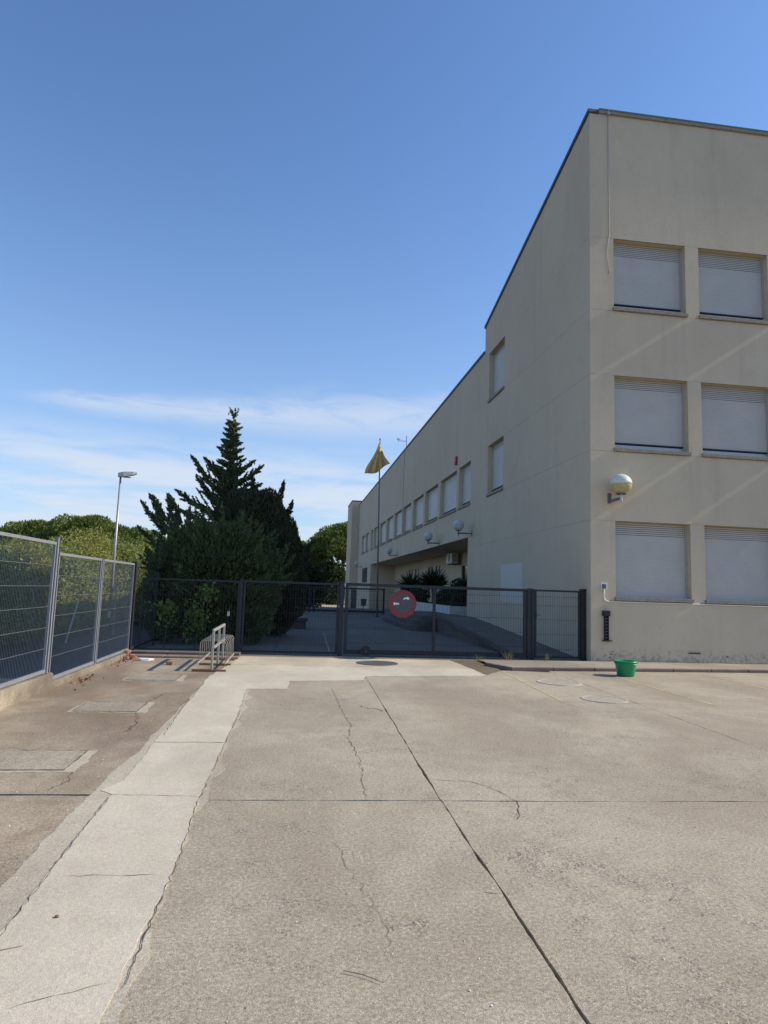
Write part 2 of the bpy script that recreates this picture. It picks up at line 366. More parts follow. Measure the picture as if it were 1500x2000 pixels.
# ------------------------------------------------------------------ the ground
XF, YC = 7.56, 16.21                      # the side facade's plane and the end wall's plane
def ground_z(y):
    t = min(max((y-52)/33.0, 0), 1); return -0.045-0.85*t*t*(3-2*t)
xs = [-900,-300,-120,-60,-30,-15,-7,-3.71,-3.70,0,7,15,30,60,120,300,900]; ys = [-900,-200,-60,-20,0,15,30,45]+[52+3*i for i in range(12)]+[95,120,160,250,500,1500]
m = MB(); vs = [(x, y, ground_z(y)-0.02-(0.62 if x < -3.705 else 0)) for y in ys for x in xs]; nx = len(xs)
m.add(vs, [(j*nx+i, j*nx+i+1, (j+1)*nx+i+1, (j+1)*nx+i) for j in range(len(ys)-1) for i in range(nx-1)])
tag(m.build('ground', 'earth'), 'bare brown earth under and beyond the school grounds', 'ground', kind='structure')
m = MB(); ysr = [-30,0,15,30,45]+[52+3*i for i in range(12)]+[95,130]; vs = []
for y in ysr: vs += [(-10.5, y, ground_z(y)-0.60), (-3.715, y, ground_z(y)-0.60)]
m.add(vs, [(2*i, 2*i+1, 2*i+3, 2*i+2) for i in range(len(ysr)-1)])
tag(m.build('street', 'asphalt'), 'dark asphalt street behind the mesh fence on the left', 'street', kind='structure')
yard = empty('concrete_yard', (0, 0, 0), 'sunlit cracked concrete forecourt in front of the gate', 'yard', kind='structure')
g = 0.013
slabs = [
 ([(-3.53,-3),(-1.22,-3),(-1.28,5.555),(-3.53,5.63)], 'slab_brown'),
 ([(-3.53,5.67),(-1.30,5.60),(-1.36,12.5),(-1.25,15.86),(-3.53,15.86)], 'slab_brown'),
 ([(-1.20,-3),(1.152,-3),(1.242,5.366),(-1.26,5.449)], 'slab'),
 ([(-1.26,5.461),(1.242,5.378),(1.437,12.6),(1.5,15.86),(-1.22,15.86),(-1.34,12.5)], 'slab'),
 ([(1.168,-3),(5.17,-3),(5.26,5.223),(1.257,5.358)], 'slab'),
 ([(1.257,5.368),(5.26,5.233),(5.60,13.9),(4.4,14.1),(4.45,15.86),(1.53,15.86),(1.450,12.6)], 'slab'),
 ([(5.185,-3),(13.5,-3),(13.5,5.005),(5.270,5.219)], 'slab'),
 ([(5.270,5.229),(13.5,5.014),(13.5,14.66),(5.615,14.12)], 'slab')]
for i, (pts, mt) in enumerate(slabs): poly_slab('concrete_slab', pts, -0.06, 0.0, mt, yard, 0.06, 0.0045, i)
m = MB(); m.box(-3.6, 13.6, -3.2, 15.9, -0.058, -0.03); m.build('joint_bed', 'crack', yard)
# the pale strip of new concrete and the apron before the gate
rgm = random.Random(5); edge = [(-0.64+abs(rgm.gauss(0.05, 0.035)), 1+0.28*k) for k in range(36)]; ledge = [(-1.30-0.010*k+rgm.gauss(-0.03, 0.025), 11.6-0.4*k) for k in range(26)]
poly_slab('mortar_margin', edge+[(-0.56,11.08),(-1.42,12.4)]+[(max(x, -1.47), y) for x, y in ledge if y > 1.2]+[(-1.26,1)], -0.02, 0.003, 'mortar', yard, 0.05, 0.008, 31)
poly_slab('concrete_strip', [(-1.23,1),(-0.63,1),(-0.635,3.2),(-0.60,4.4),(-0.63,5.4),(-0.625,7.3)]+[(-1.33,7.3),(-1.31,5.95),(-1.42,5.68),(-1.30,5.57)], -0.02, 0.007, 'patch', yard, 0.06, 0.007, 32)
poly_slab('concrete_strip', [(-1.33,7.315),(-0.625,7.315),(-0.645,11.0),(-0.01,11.05),(0.02,11.95),(1.36,12.2),(1.44,12.75),(3.93,13.1),(3.9,14.32),(-1.22,14.18),(-1.40,12.5)], -0.02, 0.007, 'patch', yard, 0.07, 0.012, 33)
poly_slab('gate_apron', [(-1.20,14.21),(3.9,14.35),(3.84,15.93),(-1.12,15.93)], -0.02, 0.006, 'apron', yard, 0.1, 0.006, 34)
cr = [([(-0.60,3.0),(-0.60,4.4),(-0.63,5.4),(-0.62,7.0),(-0.60,8.6),(-0.64,10.9)], 0.006, 0.0085, 0.010),
 ([(-1.25,3.3),(-1.29,4.6),(-1.31,5.5)], 0.005, 0.0085, 0.008), ([(-1.30,7.6),(-1.36,9.2),(-1.38,11.5)], 0.008, 0.0085, 0.012),
 ([(-1.33,5.57),(-0.63,5.5)], 0.006, 0.009, 0.006), ([(-1.2,4.1),(-0.66,4.08)], 0.005, 0.009, 0.01), ([(-1.33,7.308),(-0.63,7.302)], 0.010, 0.009, 0.006),
 ([(0.72,11.2),(0.74,9.2),(0.78,8.2),(0.70,7.6),(0.72,6.6),(0.66,5.46)], 0.0065, 0.003, 0.016),
 ([(1.26,5.95),(1.62,5.9),(1.80,5.6),(1.86,5.3),(1.72,4.9)], 0.008, 0.003, 0.014),
 ([(1.05,9.6),(1.12,9.35),(1.2,9.45),(1.32,9.2)], 0.02, 0.003, 0.03), ([(-1.9,9.7),(-1.88,9.0),(-1.72,8.3),(-1.74,7.8)], 0.014, 0.003, 0.03),
 ([(-1.8,10.6),(-1.86,10.1),(-1.92,9.7)], 0.014, 0.003, 0.03), ([(1.28,10.35),(3.0,10.2),(5.35,10.05),(7.2,9.9)], 0.006, 0.003, 0.012),
 ([(0.36,4.6),(0.42,4.1),(0.52,3.6),(0.54,3.2)], 0.0028, 0.003, 0.02), ([(1.22,3.75),(1.12,3.78)], 0.006, 0.003, 0.006), ([(5.45,10.2),(6.4,9.0),(7.6,7.6),(9.0,6.2)], 0.008, 0.003, 0.03),
 ([(-0.64,10.2),(-0.1,10.3),(0.6,10.1),(1.2,10.2)], 0.006, 0.003, 0.02), ([(-1.8,6.3),(-1.75,5.95),(-1.82,5.7)], 0.008, 0.003, 0.02), ([(-1.0,2.9),(-0.8,3.0),(-0.66,3.05)], 0.004, 0.009, 0.01)]
for i, (pts, w, z, jg) in enumerate(cr): ribbon('crack', pts, w, z, 'crack', yard, i, jg)
for i, (a, b) in enumerate([((4.5,13.9),(4.26,10.1)),((6.76,13.5),(6.70,9.95)),((9.16,14.0),(9.02,10.2)),((11.6,14.0),(11.5,10.2))]):
    ribbon('parking_line', [a, b], 0.055, 0.0035, 'yellow_paint', yard, 50+i, 0.004, 0.06)
# rough strip between apron and pavement, kerb strips before the left fence panel
poly_slab('rubble_strip', [(3.92,13.15),(4.52,14.0),(4.5,15.93),(3.87,15.93)], -0.02, 0.004, 'earth', yard, 0.06, 0.02, 35)
for y0, y1, z in ((15.25,15.55,0.05),(15.6,15.95,0.10)):
    for k in range(3): x = -3.5+0.80*k; MB().box(x, x+0.785, y0, y1, -0.03, z).build('kerb_stone', 'kerb_mat' if y0 < 15.5 else 'step_mat', yard, bevel=0.012)
# pavement along the end wall
pave = empty('pavement', (4.5, 14.3, 0), 'low raised pavement along the foot of the end wall', 'pavement', kind='structure')
def kerb_y(x): return 14.12+0.066*(x-4.6)
m = MB()
m.add([(4.52,14.62,0.062),(4.75,kerb_y(4.75)+0.12,0.062),(13.5,kerb_y(13.5)+0.12,0.062),(13.5,YC+0.05,0.03),(4.55,YC-0.2,0.03)], [(0,1,2,3,4)]); m.build('paving', 'pavement_mat', pave)
x = 4.78; k = 0
while x < 13.3:
    L = 0.98; y0, y1 = kerb_y(x), kerb_y(x+L); m = MB(); dz = random.uniform(-0.004, 0.004)
    m.add([(x,y0,-0.05),(x+L-0.012,y1,-0.05),(x+L-0.012,y1+0.118,-0.05),(x,y0+0.118,-0.05),(x,y0,0.066+dz),(x+L-0.012,y1,0.066-dz),(x+L-0.012,y1+0.118,0.066-dz),(x,y0+0.118,0.066+dz)],
          [(0,3,2,1),(4,5,6,7),(0,1,5,4),(1,2,6,5),(2,3,7,6),(3,0,4,7)]); m.build('kerb_stone', 'kerb_mat', pave, bevel=0.015); x += L
m = MB(); m.add([(4.42,14.95,-0.05),(4.77,14.13,-0.05),(4.77,14.26,-0.05),(4.52,15.0,-0.05),(4.42,14.95,0.07),(4.77,14.13,0.07),(4.77,14.26,0.07),(4.52,15.0,0.07)],
      [(0,3,2,1),(4,5,6,7),(0,1,5,4),(1,2,6,5),(2,3,7,6),(3,0,4,7)]); m.build('kerb_stone', 'kerb_mat', pave, bevel=0.012)
# shaded school yard behind the gate
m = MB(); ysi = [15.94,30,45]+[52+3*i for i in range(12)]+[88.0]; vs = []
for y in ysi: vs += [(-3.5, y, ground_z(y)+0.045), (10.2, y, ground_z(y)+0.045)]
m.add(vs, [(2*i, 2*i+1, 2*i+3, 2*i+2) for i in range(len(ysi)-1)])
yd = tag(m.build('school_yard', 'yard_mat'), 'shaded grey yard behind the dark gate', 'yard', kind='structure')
for i, (a, b, w) in enumerate([((-3.2,22.4),(5.8,22.0),0.012),((-0.4,17),(0.0,44),0.014),((2.6,17),(2.8,44),0.014),((-3,29.8),(4.6,29.5),0.014),((1.0,16.4),(1.2,24.5),0.05),((-3,37),(5,36.8),0.014)]):
    ribbon('joint', [a, b], w, 0.005, 'crack' if i != 4 else 'mortar', yd, 70+i, 0.006, 0.3)
m = MB(); m.add([(-3.5,88.0,ground_z(88)+0.05),(10,88.0,ground_z(88)+0.05),(10,96,ground_z(96)+0.05),(-3.5,96,ground_z(96)+0.05)], [(0,1,2,3)])
tag(m.build('path', 'apron'), 'pale sunlit path beyond the far end of the building', 'path', kind='structure')

# ------------------------------------------------------------------ the school building
bld = empty('school_building', (XF, YC, 0), 'cream rendered school with flat roofs and closed grey roller shutters', 'building')
GW = 0.005
def wall_grid(name, mat, to3, u0, u1, v0, v1, holes, depth=0.25, top=None, parent=bld, reveal=True):
    """one wall panel in the plane (u, v) with openings and their reveals; to3(u, v, d) -> xyz with d inwards"""
    us = sorted({u0, u1, *[h[0] for h in holes], *[h[1] for h in holes]}); vv = sorted({v0, v1, *[h[2] for h in holes], *[h[3] for h in holes]})
    us = [u for u in us if u0 <= u <= u1]; vv = [v for v in vv if v0 <= v <= v1]; m = MB()
    tp = top if top else (lambda u: v1)
    for i in range(len(us)-1):
        for j in range(len(vv)-1):
            cu, cv = (us[i]+us[i+1])/2, (vv[j]+vv[j+1])/2
            if any(h[0] < cu < h[1] and h[2] < cv < h[3] for h in holes): continue
            a, b = vv[j], vv[j+1]; ta, tb = (tp(us[i]), tp(us[i+1])) if b == v1 else (b, b)
            m.add([to3(us[i], a, 0), to3(us[i+1], a, 0), to3(us[i+1], tb, 0), to3(us[i], ta, 0)], [(0,1,2,3)])
    # returns along the panel's own edges (the grooves) and the window reveals
    gd = 0.02
    for (a, b) in (((u0,v0),(u1,v0)), ((u0,tp(u0)),(u1,tp(u1)))): m.add([to3(*a,0), to3(*b,0), to3(*b,gd), to3(*a,gd)], [(0,1,2,3)])
    for (h0, h1, w0, w1) in holes:
        w0c, w1c = max(w0, v0), min(w1, v1)
        for a, b in (((h0,w0c),(h0,w1c)), ((h1,w0c),(h1,w1c))): m.add([to3(*a,0), to3(*b,0), to3(*b,depth), to3(*a,depth)], [(0,1,2,3)], 1)
        if w1 <= v1+1e-6: m.add([to3(h0,w1,0), to3(h1,w1,0), to3(h1,w1,depth), to3(h0,w1,depth)], [(0,1,2,3)], 1)
        if w0 >= v0-1e-6: m.add([to3(h0,w0,0), to3(h1,w0,0), to3(h1,w0,depth), to3(h0,w0,depth)], [(0,1,2,3)], 1)
    return m.build(name, [mat, 'reveal'], parent)
end3 = lambda u, v, d: (u, YC+d, v)
side3 = lambda u, v, d: (XF+d, u, v)
def put_window(to3, h, upper, slat=0.052, frame=True):
    """closed roller shutter in an opening: guide frame > shutter, sill, sash_rail"""
    u0, u1, v0, v1 = h
    def bx(m, a, b, c, d, e0, e1, mi=0):
        p = [to3(a,c,e0), to3(b,c,e0), to3(b,c,e1), to3(a,c,e1), to3(a,d,e0), to3(b,d,e0), to3(b,d,e1), to3(a,d,e1)]
        m.add(p, [(0,3,2,1),(4,5,6,7),(0,1,5,4),(1,2,6,5),(2,3,7,6),(3,0,4,7)], mi)
    fr = MB(); bx(fr, u0+0.002, u0+0.05, v0+0.002, v1-0.002, 0.17, 0.25); bx(fr, u1-0.05, u1-0.002, v0+0.002, v1-0.002, 0.17, 0.25); bx(fr, u0+0.05, u1-0.05, v0+0.002, v1-0.003, 0.235, 0.248, 1)
    w = fr.build('window', ['alu', 'dark_gap'], bld)
    gap = 0.19 if upper else 0.03
    sh = MB(); z = v1-0.01; k = 0; lo = v0+gap; nopen = random.choice((6, 8, 9, 7)) if to3 is end3 else 4
    dtop = 0.195
    while z > lo+0.01:
        zb = max(z-slat, lo); op = 0.013 if (k < nopen and k > 0) else 0.0014
        za = z-op; zm = (za+zb)/2
        q = [to3(u0+0.052,za,dtop+0.0012), to3(u1-0.052,za,dtop+0.0012), to3(u1-0.052,zm,dtop-0.0012), to3(u0+0.052,zm,dtop-0.0012), to3(u1-0.052,zb,dtop+0.0012), to3(u0+0.052,zb,dtop+0.0012)]
        sh.add(q, [(0,1,2,3),(3,2,4,5)])
        r = [to3(u0+0.052,z,dtop+0.02), to3(u1-0.052,z,dtop+0.02), q[1], q[0]]; sh.add(r, [(0,1,2,3)], 1 if 0 < k < nopen else 0); z = zb; k += 1
    sh.build('shutter', ['shutter_mat', 'slot_grey'], w)
    sb = MB(); bx(sb, u0-0.03, u1+0.035, v0-0.095, v0+0.0, -0.065, 0.16); sb.build('sill', 'sill_stone', w, bevel=0.006)
    if upper:
        r = MB(); bx(r, u0+0.053, u1-0.053, v0+0.155, v0+0.187, 0.165, 0.22, 1); bx(r, u0+0.053, u1-0.053, v0+0.02, v0+0.13, 0.185, 0.22, 0); r.build('sash_rail', ['alu', 'dark_gap'], w)
    else:
        r = MB(); bx(r, u0+0.053, u1-0.053, v0+0.004, v0+0.028, 0.12, 0.21, 0); r.build('bottom_rail', 'alu', w)
    return w
rows = ((1.66, 3.62, False), (5.56, 7.53, True), (9.43, 11.40, True))
cols = [(8.24+2.50*k, 8.24+2.50*k+2.10) for k in range(7)]
X1 = 26.5; TOP = 15.05
lev = [-0.3, 1.66-0.10, 3.62, 5.56-0.10, 7.53, 9.43-0.10, 11.40, TOP]
for i in range(7):
    hs = [(c0, c1, r[0]-0.10, r[1]) for r in rows for c0, c1 in cols if abs(r[1]-lev[i+1]) < 1e-6]
    wall_grid('end_wall', 'stucco', end3, XF, X1, lev[i]+(GW/2 if i else 0), lev[i+1]-(GW/2 if i < 6 else 0), [(a, b, lev[i]+GW/2, lev[i+1]-GW/2) for a, b, c, d in hs])
# grooves are closed by a strip behind each joint, broken at the openings
for z in lev[1:7]:
    cur = XF+0.01
    for c0, c1 in cols[:4]: MB().add([end3(cur,z-0.02,0.018), end3(c0,z-0.02,0.018), end3(c0,z+0.02,0.018), end3(cur,z+0.02,0.018)], [(0,1,2,3)]).build('wall_groove', 'stucco', bld); cur = c1
for r in rows:
    for c0, c1 in cols: put_window(end3, (c0, c1, r[0], r[1]), r[2])
# side of the three-storey block, its top falls towards the back
SY1 = 26.18; slope = lambda y: TOP+(12.74-TOP)*(y-YC)/(SY1-YC)
sh_ = [(23.55, 25.55, 5.58, 7.47), (23.55, 25.55, 9.40, 11.40)]
for i in range(7):
    v0 = lev[i]+(GW/2 if i else 0); v1 = lev[i+1]-(GW/2 if i < 6 else 0)
    hs = [(a, b, lev[i]+GW/2, lev[i+1]-GW/2) for a, b, c, d in sh_ if abs(d-lev[i+1]) < 0.2]
    wall_grid('side_wall', 'stucco_cool', side3, YC, SY1 if i > 1 else 28.43, v0, v1, hs, top=(slope if i == 6 else None))
for z in lev[1:7]: MB().add([side3(YC+0.02,z-0.02,0.018), side3(23.5,z-0.02,0.018), side3(23.5,z+0.02,0.018), side3(YC+0.02,z+0.02,0.018)], [(0,1,2,3)]).build('wall_groove', 'stucco_cool', bld)
for h in sh_: put_window(side3, (h[0], h[1], lev[3]+0.10 if h[2] < 8 else lev[5]+0.10, lev[4] if h[2] < 8 else lev[6]), True)
wall_grid('side_wall', 'stucco_cool', side3, SY1, 28.43, lev[2]+GW/2, 4.045, [])
MB().add([(XF,28.43,-0.3),(XF+2.5,28.43,-0.3),(XF+2.5,28.43,4.05),(XF,28.43,4.05)], [(0,1,2,3)]).build('porch_wall', 'stucco_cool', bld)
# back wall of the block above the wing and the sloping roof
m = MB(); m.add([(XF,SY1,11.5),(X1,SY1,11.5),(X1,SY1,12.74),(XF,SY1,12.74)], [(3,2,1,0)]); m.build('back_wall', 'stucco_cool', bld)
m = MB(); m.add([(XF+0.1,YC+0.1,TOP-0.1),(X1,YC+0.1,TOP-0.1),(X1,SY1-0.05,12.70),(XF+0.1,SY1-0.05,12.70)], [(0,1,2,3)]); m.add([(XF+0.1,SY1,11.6),(X1,SY1,11.6),(X1,79,11.6),(XF+0.1,79,11.6)], [(0,1,2,3)]); m.build('roof', 'coping', bld)
m = MB(); m.bar((XF+0.10,YC-0.04,TOP+0.05), (XF+0.10,SY1+0.03,slope(SY1)+0.05), 0.30, 0.11); m.build('roof_coping', 'coping', bld)
x = XF+0.26
while x < X1:
    L = min(2.0, X1-x); MB().box(x, x+L-0.012, YC-0.055, YC+0.22, TOP-0.003, TOP+0.085).build('roof_coping', 'sill_stone', bld); MB().box(x, x+L-0.012, YC-0.065, YC+0.235, TOP+0.088, TOP+0.125).build('fringe_strip', 'fringe_green', bld); x += L  # thin green strip on top is added, imitating the lens colour fringe
y = SY1+0.03
while y < 78.9:
    L = min(4.0, 79-y); MB().box(XF-0.05, XF+0.24, y, y+L-0.015, 11.66, 11.76).build('roof_coping', 'coping', bld); y += L
# long two-storey wing
wy = [(28.19,30.26),(30.72,34.28),(34.92,38.42),(38.96,42.40),(43.2,46.5),(47.0,50.5),(51.3,54.8),(55.5,59.2),(60.9,63.6),(64.4,66.0),(68.0,70.9),(71.4,75.0)]
wh = [(a, b, 5.46, 7.47) for a, b in wy]
wall_grid('wing_wall', 'stucco_cool', side3, SY1+0.001, 79.0, 4.05, 11.66, wh)
for a, b in wy: put_window(side3, (a, b, 5.56, 7.47), True, 0.10)
m = MB()
for yv in (34.9, 46.9, 60.2): m.box(XF-0.004, XF, yv-0.012, yv+0.012, 4.06, 5.3)
m.box(XF-0.012, XF-0.001, 46.55, 46.62, 5.6, 11.64)
m.build('wall_joint', 'coping', bld)
# recessed ground floor under the wing
RX, RY = 10.0, 65.5
MB().add([(XF,28.43,4.05),(RX,28.43,4.05),(RX,RY,4.05),(XF,RY,4.05)], [(0,1,2,3)]).build('porch_soffit', 'stucco_cool', bld)
rec3 = lambda u, v, d: (RX+d, u, v)
rh = [(30.2,32.0,1.5,3.5),(32.4,34.2,1.5,3.5),(36.2,39.0,0.55,3.2),(44.5,46.4,1.5,3.4),(47.0,48.9,1.5,3.4),(52,54.5,1.5,3.4),(55,57.5,1.5,3.4)]
wall_grid('recess_wall', 'stucco_cool', rec3, 28.43, RY, -0.5, 4.05, rh, depth=0.2)
for h in rh:
    w = MB().add([rec3(h[0],h[2],0.12), rec3(h[1],h[2],0.12), rec3(h[1],h[3],0.12), rec3(h[0],h[3],0.12)], [(0,1,2,3)]).build('window', 'glass_dark' if h[2] < 1 else 'shutter_mat', bld)
    m = MB()
    for a, b in ((h[0],h[0]+0.07),(h[1]-0.07,h[1]),((h[0]+h[1])/2-0.03,(h[0]+h[1])/2+0.03)): m.box(RX+0.06, RX+0.115, a, b, h[2], h[3])
    m.build('frame', 'door_dark', w)
gx = wall_grid('wing_wall', 'stucco_cool', side3, RY, 79.0, -1.6, 4.045, [(68.4, 73.6, 2.3, 3.85)])
w = MB().box(XF+0.15, XF+0.18, 68.4, 73.6, 2.3, 3.85).build('window', 'glass_dark', bld); m = MB()
for k in range(12): m.box(XF+0.03, XF+0.05, 68.5+k*0.45, 68.54+k*0.45, 2.3, 3.85)
for z in (2.6, 3.1, 3.6): m.box(XF+0.025, XF+0.055, 68.4, 73.6, z, z+0.03)
m.build('window_grille', 'door_dark', w)
MB().add([(XF,RY,-1.6),(RX,RY,-1.6),(RX,RY,4.05),(XF,RY,4.05)], [(0,1,2,3)]).build('recess_end_wall', 'stucco_cool', bld)
# stair tower at the far end
MB().box(6.65, 14, 79.0, 85.2, -1.6, 12.05).build('end_tower', 'stucco_cool', bld); MB().box(6.6, 14, 78.95, 85.25, 12.05, 12.17).build('roof_coping', 'coping', bld)
d = MB().box(6.9, 7.5, 78.93, 78.998, -0.8, 1.5).build('door', 'door_dark', bld); MB().box(6.95, 7.0, 78.87, 78.928, 0.2, 0.3).build('handle', 'alu', d)
MB().box(6.62, 6.648, 80.5, 83.5, -0.8, 1.6).build('blue_door', 'sign_blue', bld)
# body behind the walls so that no light leaks through
m = MB(); m.box(XF+0.6, X1, YC+0.6, SY1-0.3, -0.5, 11.3); m.box(RX+0.6, X1, SY1-0.2, 84, -0.5, 11.5); m.box(XF+0.45, RX+0.55, SY1, 79, 4.3, 11.4); m.build('core', 'dark_gap', bld)
MB().box(XF-0.003, XF-0.0005, 21.37, 23.69, 1.35, 2.69).build('repainted_patch', 'patch_paint', bld)
v = MB().box(10.21, 10.55, YC-0.012, YC-0.001, 0.09, 0.30).build('wall_vent', 'stucco', bld); MB().box(10.22, 10.54, YC-0.024, YC-0.013, 0.255, 0.295).build('vent_slot', 'coping', v)
# scars of broken render at the foot of the end wall
for i in range(16):
    x = random.choice([random.uniform(7.9, 8.3), random.uniform(8.4, 13.2)]); z = random.uniform(0.12, 0.30); w_, h_ = random.uniform(0.015, 0.05), random.uniform(0.012, 0.03)
    a = [(x+math.cos(t)*w_*random.uniform(0.5, 1.1), YC-0.002, z+math.sin(t)*h_*random.uniform(0.5, 1.1)) for t in [k*0.7854 for k in range(8)]]
    MB().add(a, [tuple(range(8))]).build('render_scar', 'low_wall_mat', bld)
# ------------------------------------------------------------------ ramp, steps, planter
rp = empty('ramp', (6.7, 17, 0), 'grey ramp rising along the side wall behind the gate', 'ramp')
m = MB(); Y0, Y1, Z1 = 16.6, 27.2, 0.62
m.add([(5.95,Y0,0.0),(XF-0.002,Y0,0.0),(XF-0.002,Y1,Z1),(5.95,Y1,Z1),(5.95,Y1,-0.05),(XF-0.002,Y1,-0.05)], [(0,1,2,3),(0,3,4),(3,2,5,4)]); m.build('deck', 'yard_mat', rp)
m = MB(); m.bar((5.88,Y0+0.2,0.03), (5.88,Y1,Z1+0.03), 0.13, 0.14); m.build('kerb', 'step_mat', rp)
MB().box(XF-0.02, XF-0.003, Y0+0.1, Y0+0.12, 0, 0.02).build('drain', 'step_mat', rp)
st = empty('entrance_steps', (6, 30, 0), 'three wide grey steps up to the entrance landing', 'steps')
for k, (x0, y0, y1) in enumerate([(4.75,26.3,35.0),(5.08,26.0,34.2),(5.40,25.7,33.6)]):
    yb = 27.21; z0, z1 = 0.205*k, 0.205*(k+1)
    pts = [(x0, yb+0.25-0.08*k), (x0+0.35, yb-0.3+0.1*k), (5.80, yb-0.3+0.1*k), (5.80, yb+0.02), (XF-0.01, yb+0.02), (XF-0.01, y1), (x0, y1)]
    poly_slab('step', pts, z0-0.03 if k == 0 else z0+0.001, z1, 'step_mat', st, 2.0, 0.0, k)
pl = empty('planter', (7.5, 35, 0.6), 'white low planter wall in front of the entrance recess', 'planter')
MB().box(7.22, 7.38, 30.2, 47.0, -0.05, 0.98).build('front_wall', 'planter_white', pl, bevel=0.01); MB().box(7.38, 9.6, 30.2, 30.36, 0.4, 0.98).build('end_wall', 'planter_white', pl); MB().box(7.38, 9.7, 30.36, 47, 0.1, 0.88).build('soil', 'earth', pl)
# ------------------------------------------------------------------ fences and gates
def mesh_rect(p0, p1, z0, z1, sp, r, mat, parent, nh, hmat=None, zs=None, name='wire_mesh'):
    """welded wire panel between two ground points: one joined field of upright wires and single cross wires"""
    p0 = Vector(p0); p1 = Vector(p1); L = (p1-p0).length; n = int(L/sp); m = MB(); d = (p1-p0)/L; nrm = Vector((-d.y, d.x, 0))
    for i in range(1, n+1):
        c = p0+d*(i*L/(n+1)); a, b, e = c+d*r, c-d*r*0.5+nrm*r*0.87, c-d*r*0.5-nrm*r*0.87
        m.add([(q.x, q.y, z) for z in (z0, z1) for q in (a, b, e)], [(0,1,4,3),(1,2,5,4),(2,0,3,5)])
    o = m.build(name, mat, parent); o['kind'] = 'stuff'
    zs = zs or [z0+(z1-z0)*(k+1)/(nh+1) for k in range(nh)]
    for z in zs: MB().tube([(p0.x,p0.y,z)+nrm*0.006*0 if False else Vector((p0.x,p0.y,z))+nrm*(r*1.9), Vector((p1.x,p1.y,z))+nrm*(r*1.9)], r*1.15, 5).build('cross_wire', hmat or mat, parent)
FX = -3.62
sf = empty('street_fence', (FX, 13, 0), 'light grey welded mesh fence on the low wall along the street', 'fence')
def bay(y0, y1, z0, z1, px=FX, parent=sf, mat='fence_paint', wire='wire', post=True, tall=None, sp=0.05):
    m = MB(); m.box(px-0.02, px+0.025, y0+0.04, y1-0.04, z1-0.045, z1).build('top_rail', mat, parent, bevel=0.004)
    MB().box(px-0.02, px+0.025, y0+0.04, y1-0.04, z0, z0+0.05).build('bottom_rail', mat, parent, bevel=0.004)
    for y in (y0+0.055, y1-0.055): MB().box(px-0.015, px+0.02, y-0.015, y+0.015, z0+0.05, z1-0.045).build('stile', mat, parent)
    mesh_rect((px,y0+0.07,0), (px,y1-0.07,0), z0+0.05, z1-0.045, sp, 0.0024, wire, parent, 5, hmat=mat)
def fpost(y, z1, w=0.06, z0=-0.05, mat='fence_paint'): 
    p = MB().box(FX-w/2, FX+w/2, y-w/2+0.005, y+w/2-0.005, z0, z1).build('post', mat, sf, bevel=0.004); MB().box(FX-w/2-0.004, FX+w/2+0.004, y-w/2, y+w/2, z1, z1+0.008).build('cap', mat, p)
ya = 10.74
for y in (ya-8.2, ya-5.45, ya-2.7): bay(y, y+2.7, 0.24, 2.20)
for y in (ya-8.2, ya-5.45, ya-2.72): fpost(y, 2.24)
fpost(ya+0.03, 2.27)
bay(ya+0.10, 13.24, 0.09, 2.05); fpost(13.28, 2.04, 0.05); bay(13.32, 15.88, 0.09, 2.05)
cp = MB().box(FX-0.05, FX+0.05, 15.9, 16.0, -0.05, 2.10).build('post', 'gate_paint', sf)
rf = empty('yard_fence', (FX, 20, 0), 'dark mesh fence that runs on behind the cypresses', 'fence')
for k in range(5):
    y = 16.05+2.7*k; bay(y, y+2.62, 0.09, 2.0, parent=rf, mat='gate_paint', wire='gate_wire', sp=0.09); MB().box(FX-0.03, FX+0.03, y+2.62, y+2.68, -0.05, 2.06).build('post', 'gate_paint', rf)
lw = empty('low_wall', (FX, 12, 0), 'stained low concrete wall under the street fence', 'wall')
def wall_piece(y0, y1, z1, sd):
    rg = random.Random(sd); n = max(2, int((y1-y0)/0.25)); m = MB(); vs = []
    for i in range(n+1):
        y = y0+(y1-y0)*i/n; j = rg.uniform(-0.006, 0.006); k = rg.uniform(-0.006, 0.004)
        vs += [(-3.53+0.015+j, y, -0.05), (-3.53+j, y, z1-0.02+k), (-3.56+j, y, z1+k), (-3.72, y, z1), (-3.72, y, -0.75)]
    for i in range(n):
        for q in range(4): m.add([vs[i*5+q], vs[(i+1)*5+q], vs[(i+1)*5+q+1], vs[i*5+q+1]], [(0,1,2,3)])
    m.add(vs[:5], [(0,1,2,3,4)]); m.add(vs[-5:], [(4,3,2,1,0)]); return m.build('wall_section', 'low_wall_mat', lw)
wall_piece(-3, ya-2.9, 0.24, 1); wall_piece(ya-2.89, ya+0.12, 0.23, 2); wall_piece(ya+0.125, 13.1, 0.085, 3); wall_piece(13.105, 16.02, 0.075, 4)
GY = YC+0.30
def gate_frame(root, x0, x1, z0, z1, w=0.06, mat='gate_paint', bot=None, y=GY):
    MB().box(x0, x1, y-w/2, y+w/2, z1-w, z1).build('top_rail', mat, root, bevel=0.004); b = bot or w
    MB().box(x0, x1, y-w/2, y+w/2, z0, z0+b).build('bottom_rail', mat, root, bevel=0.004)
    for a in (x0, x1-w): MB().box(a, a+w, y-w/2+0.002, y+w/2-0.002, z0+b, z1-w).build('stile', mat, root, bevel=0.004)
    mesh_rect((x0+w, y, 0), (x1-w, y, 0), z0+b, z1-w, 0.065, 0.003, 'gate_wire', root, 5, zs=[z0+b+(z1-w-z0-b)*f for f in (0.10, 0.33, 0.56, 0.78, 0.92)])
fp = empty('fence_panel', (-2.4, GY, 0), 'dark mesh fence panel between the corner post and the bike rack', 'fence'); gate_frame(fp, -3.55, -1.26, 0.04, 1.74, 0.045)
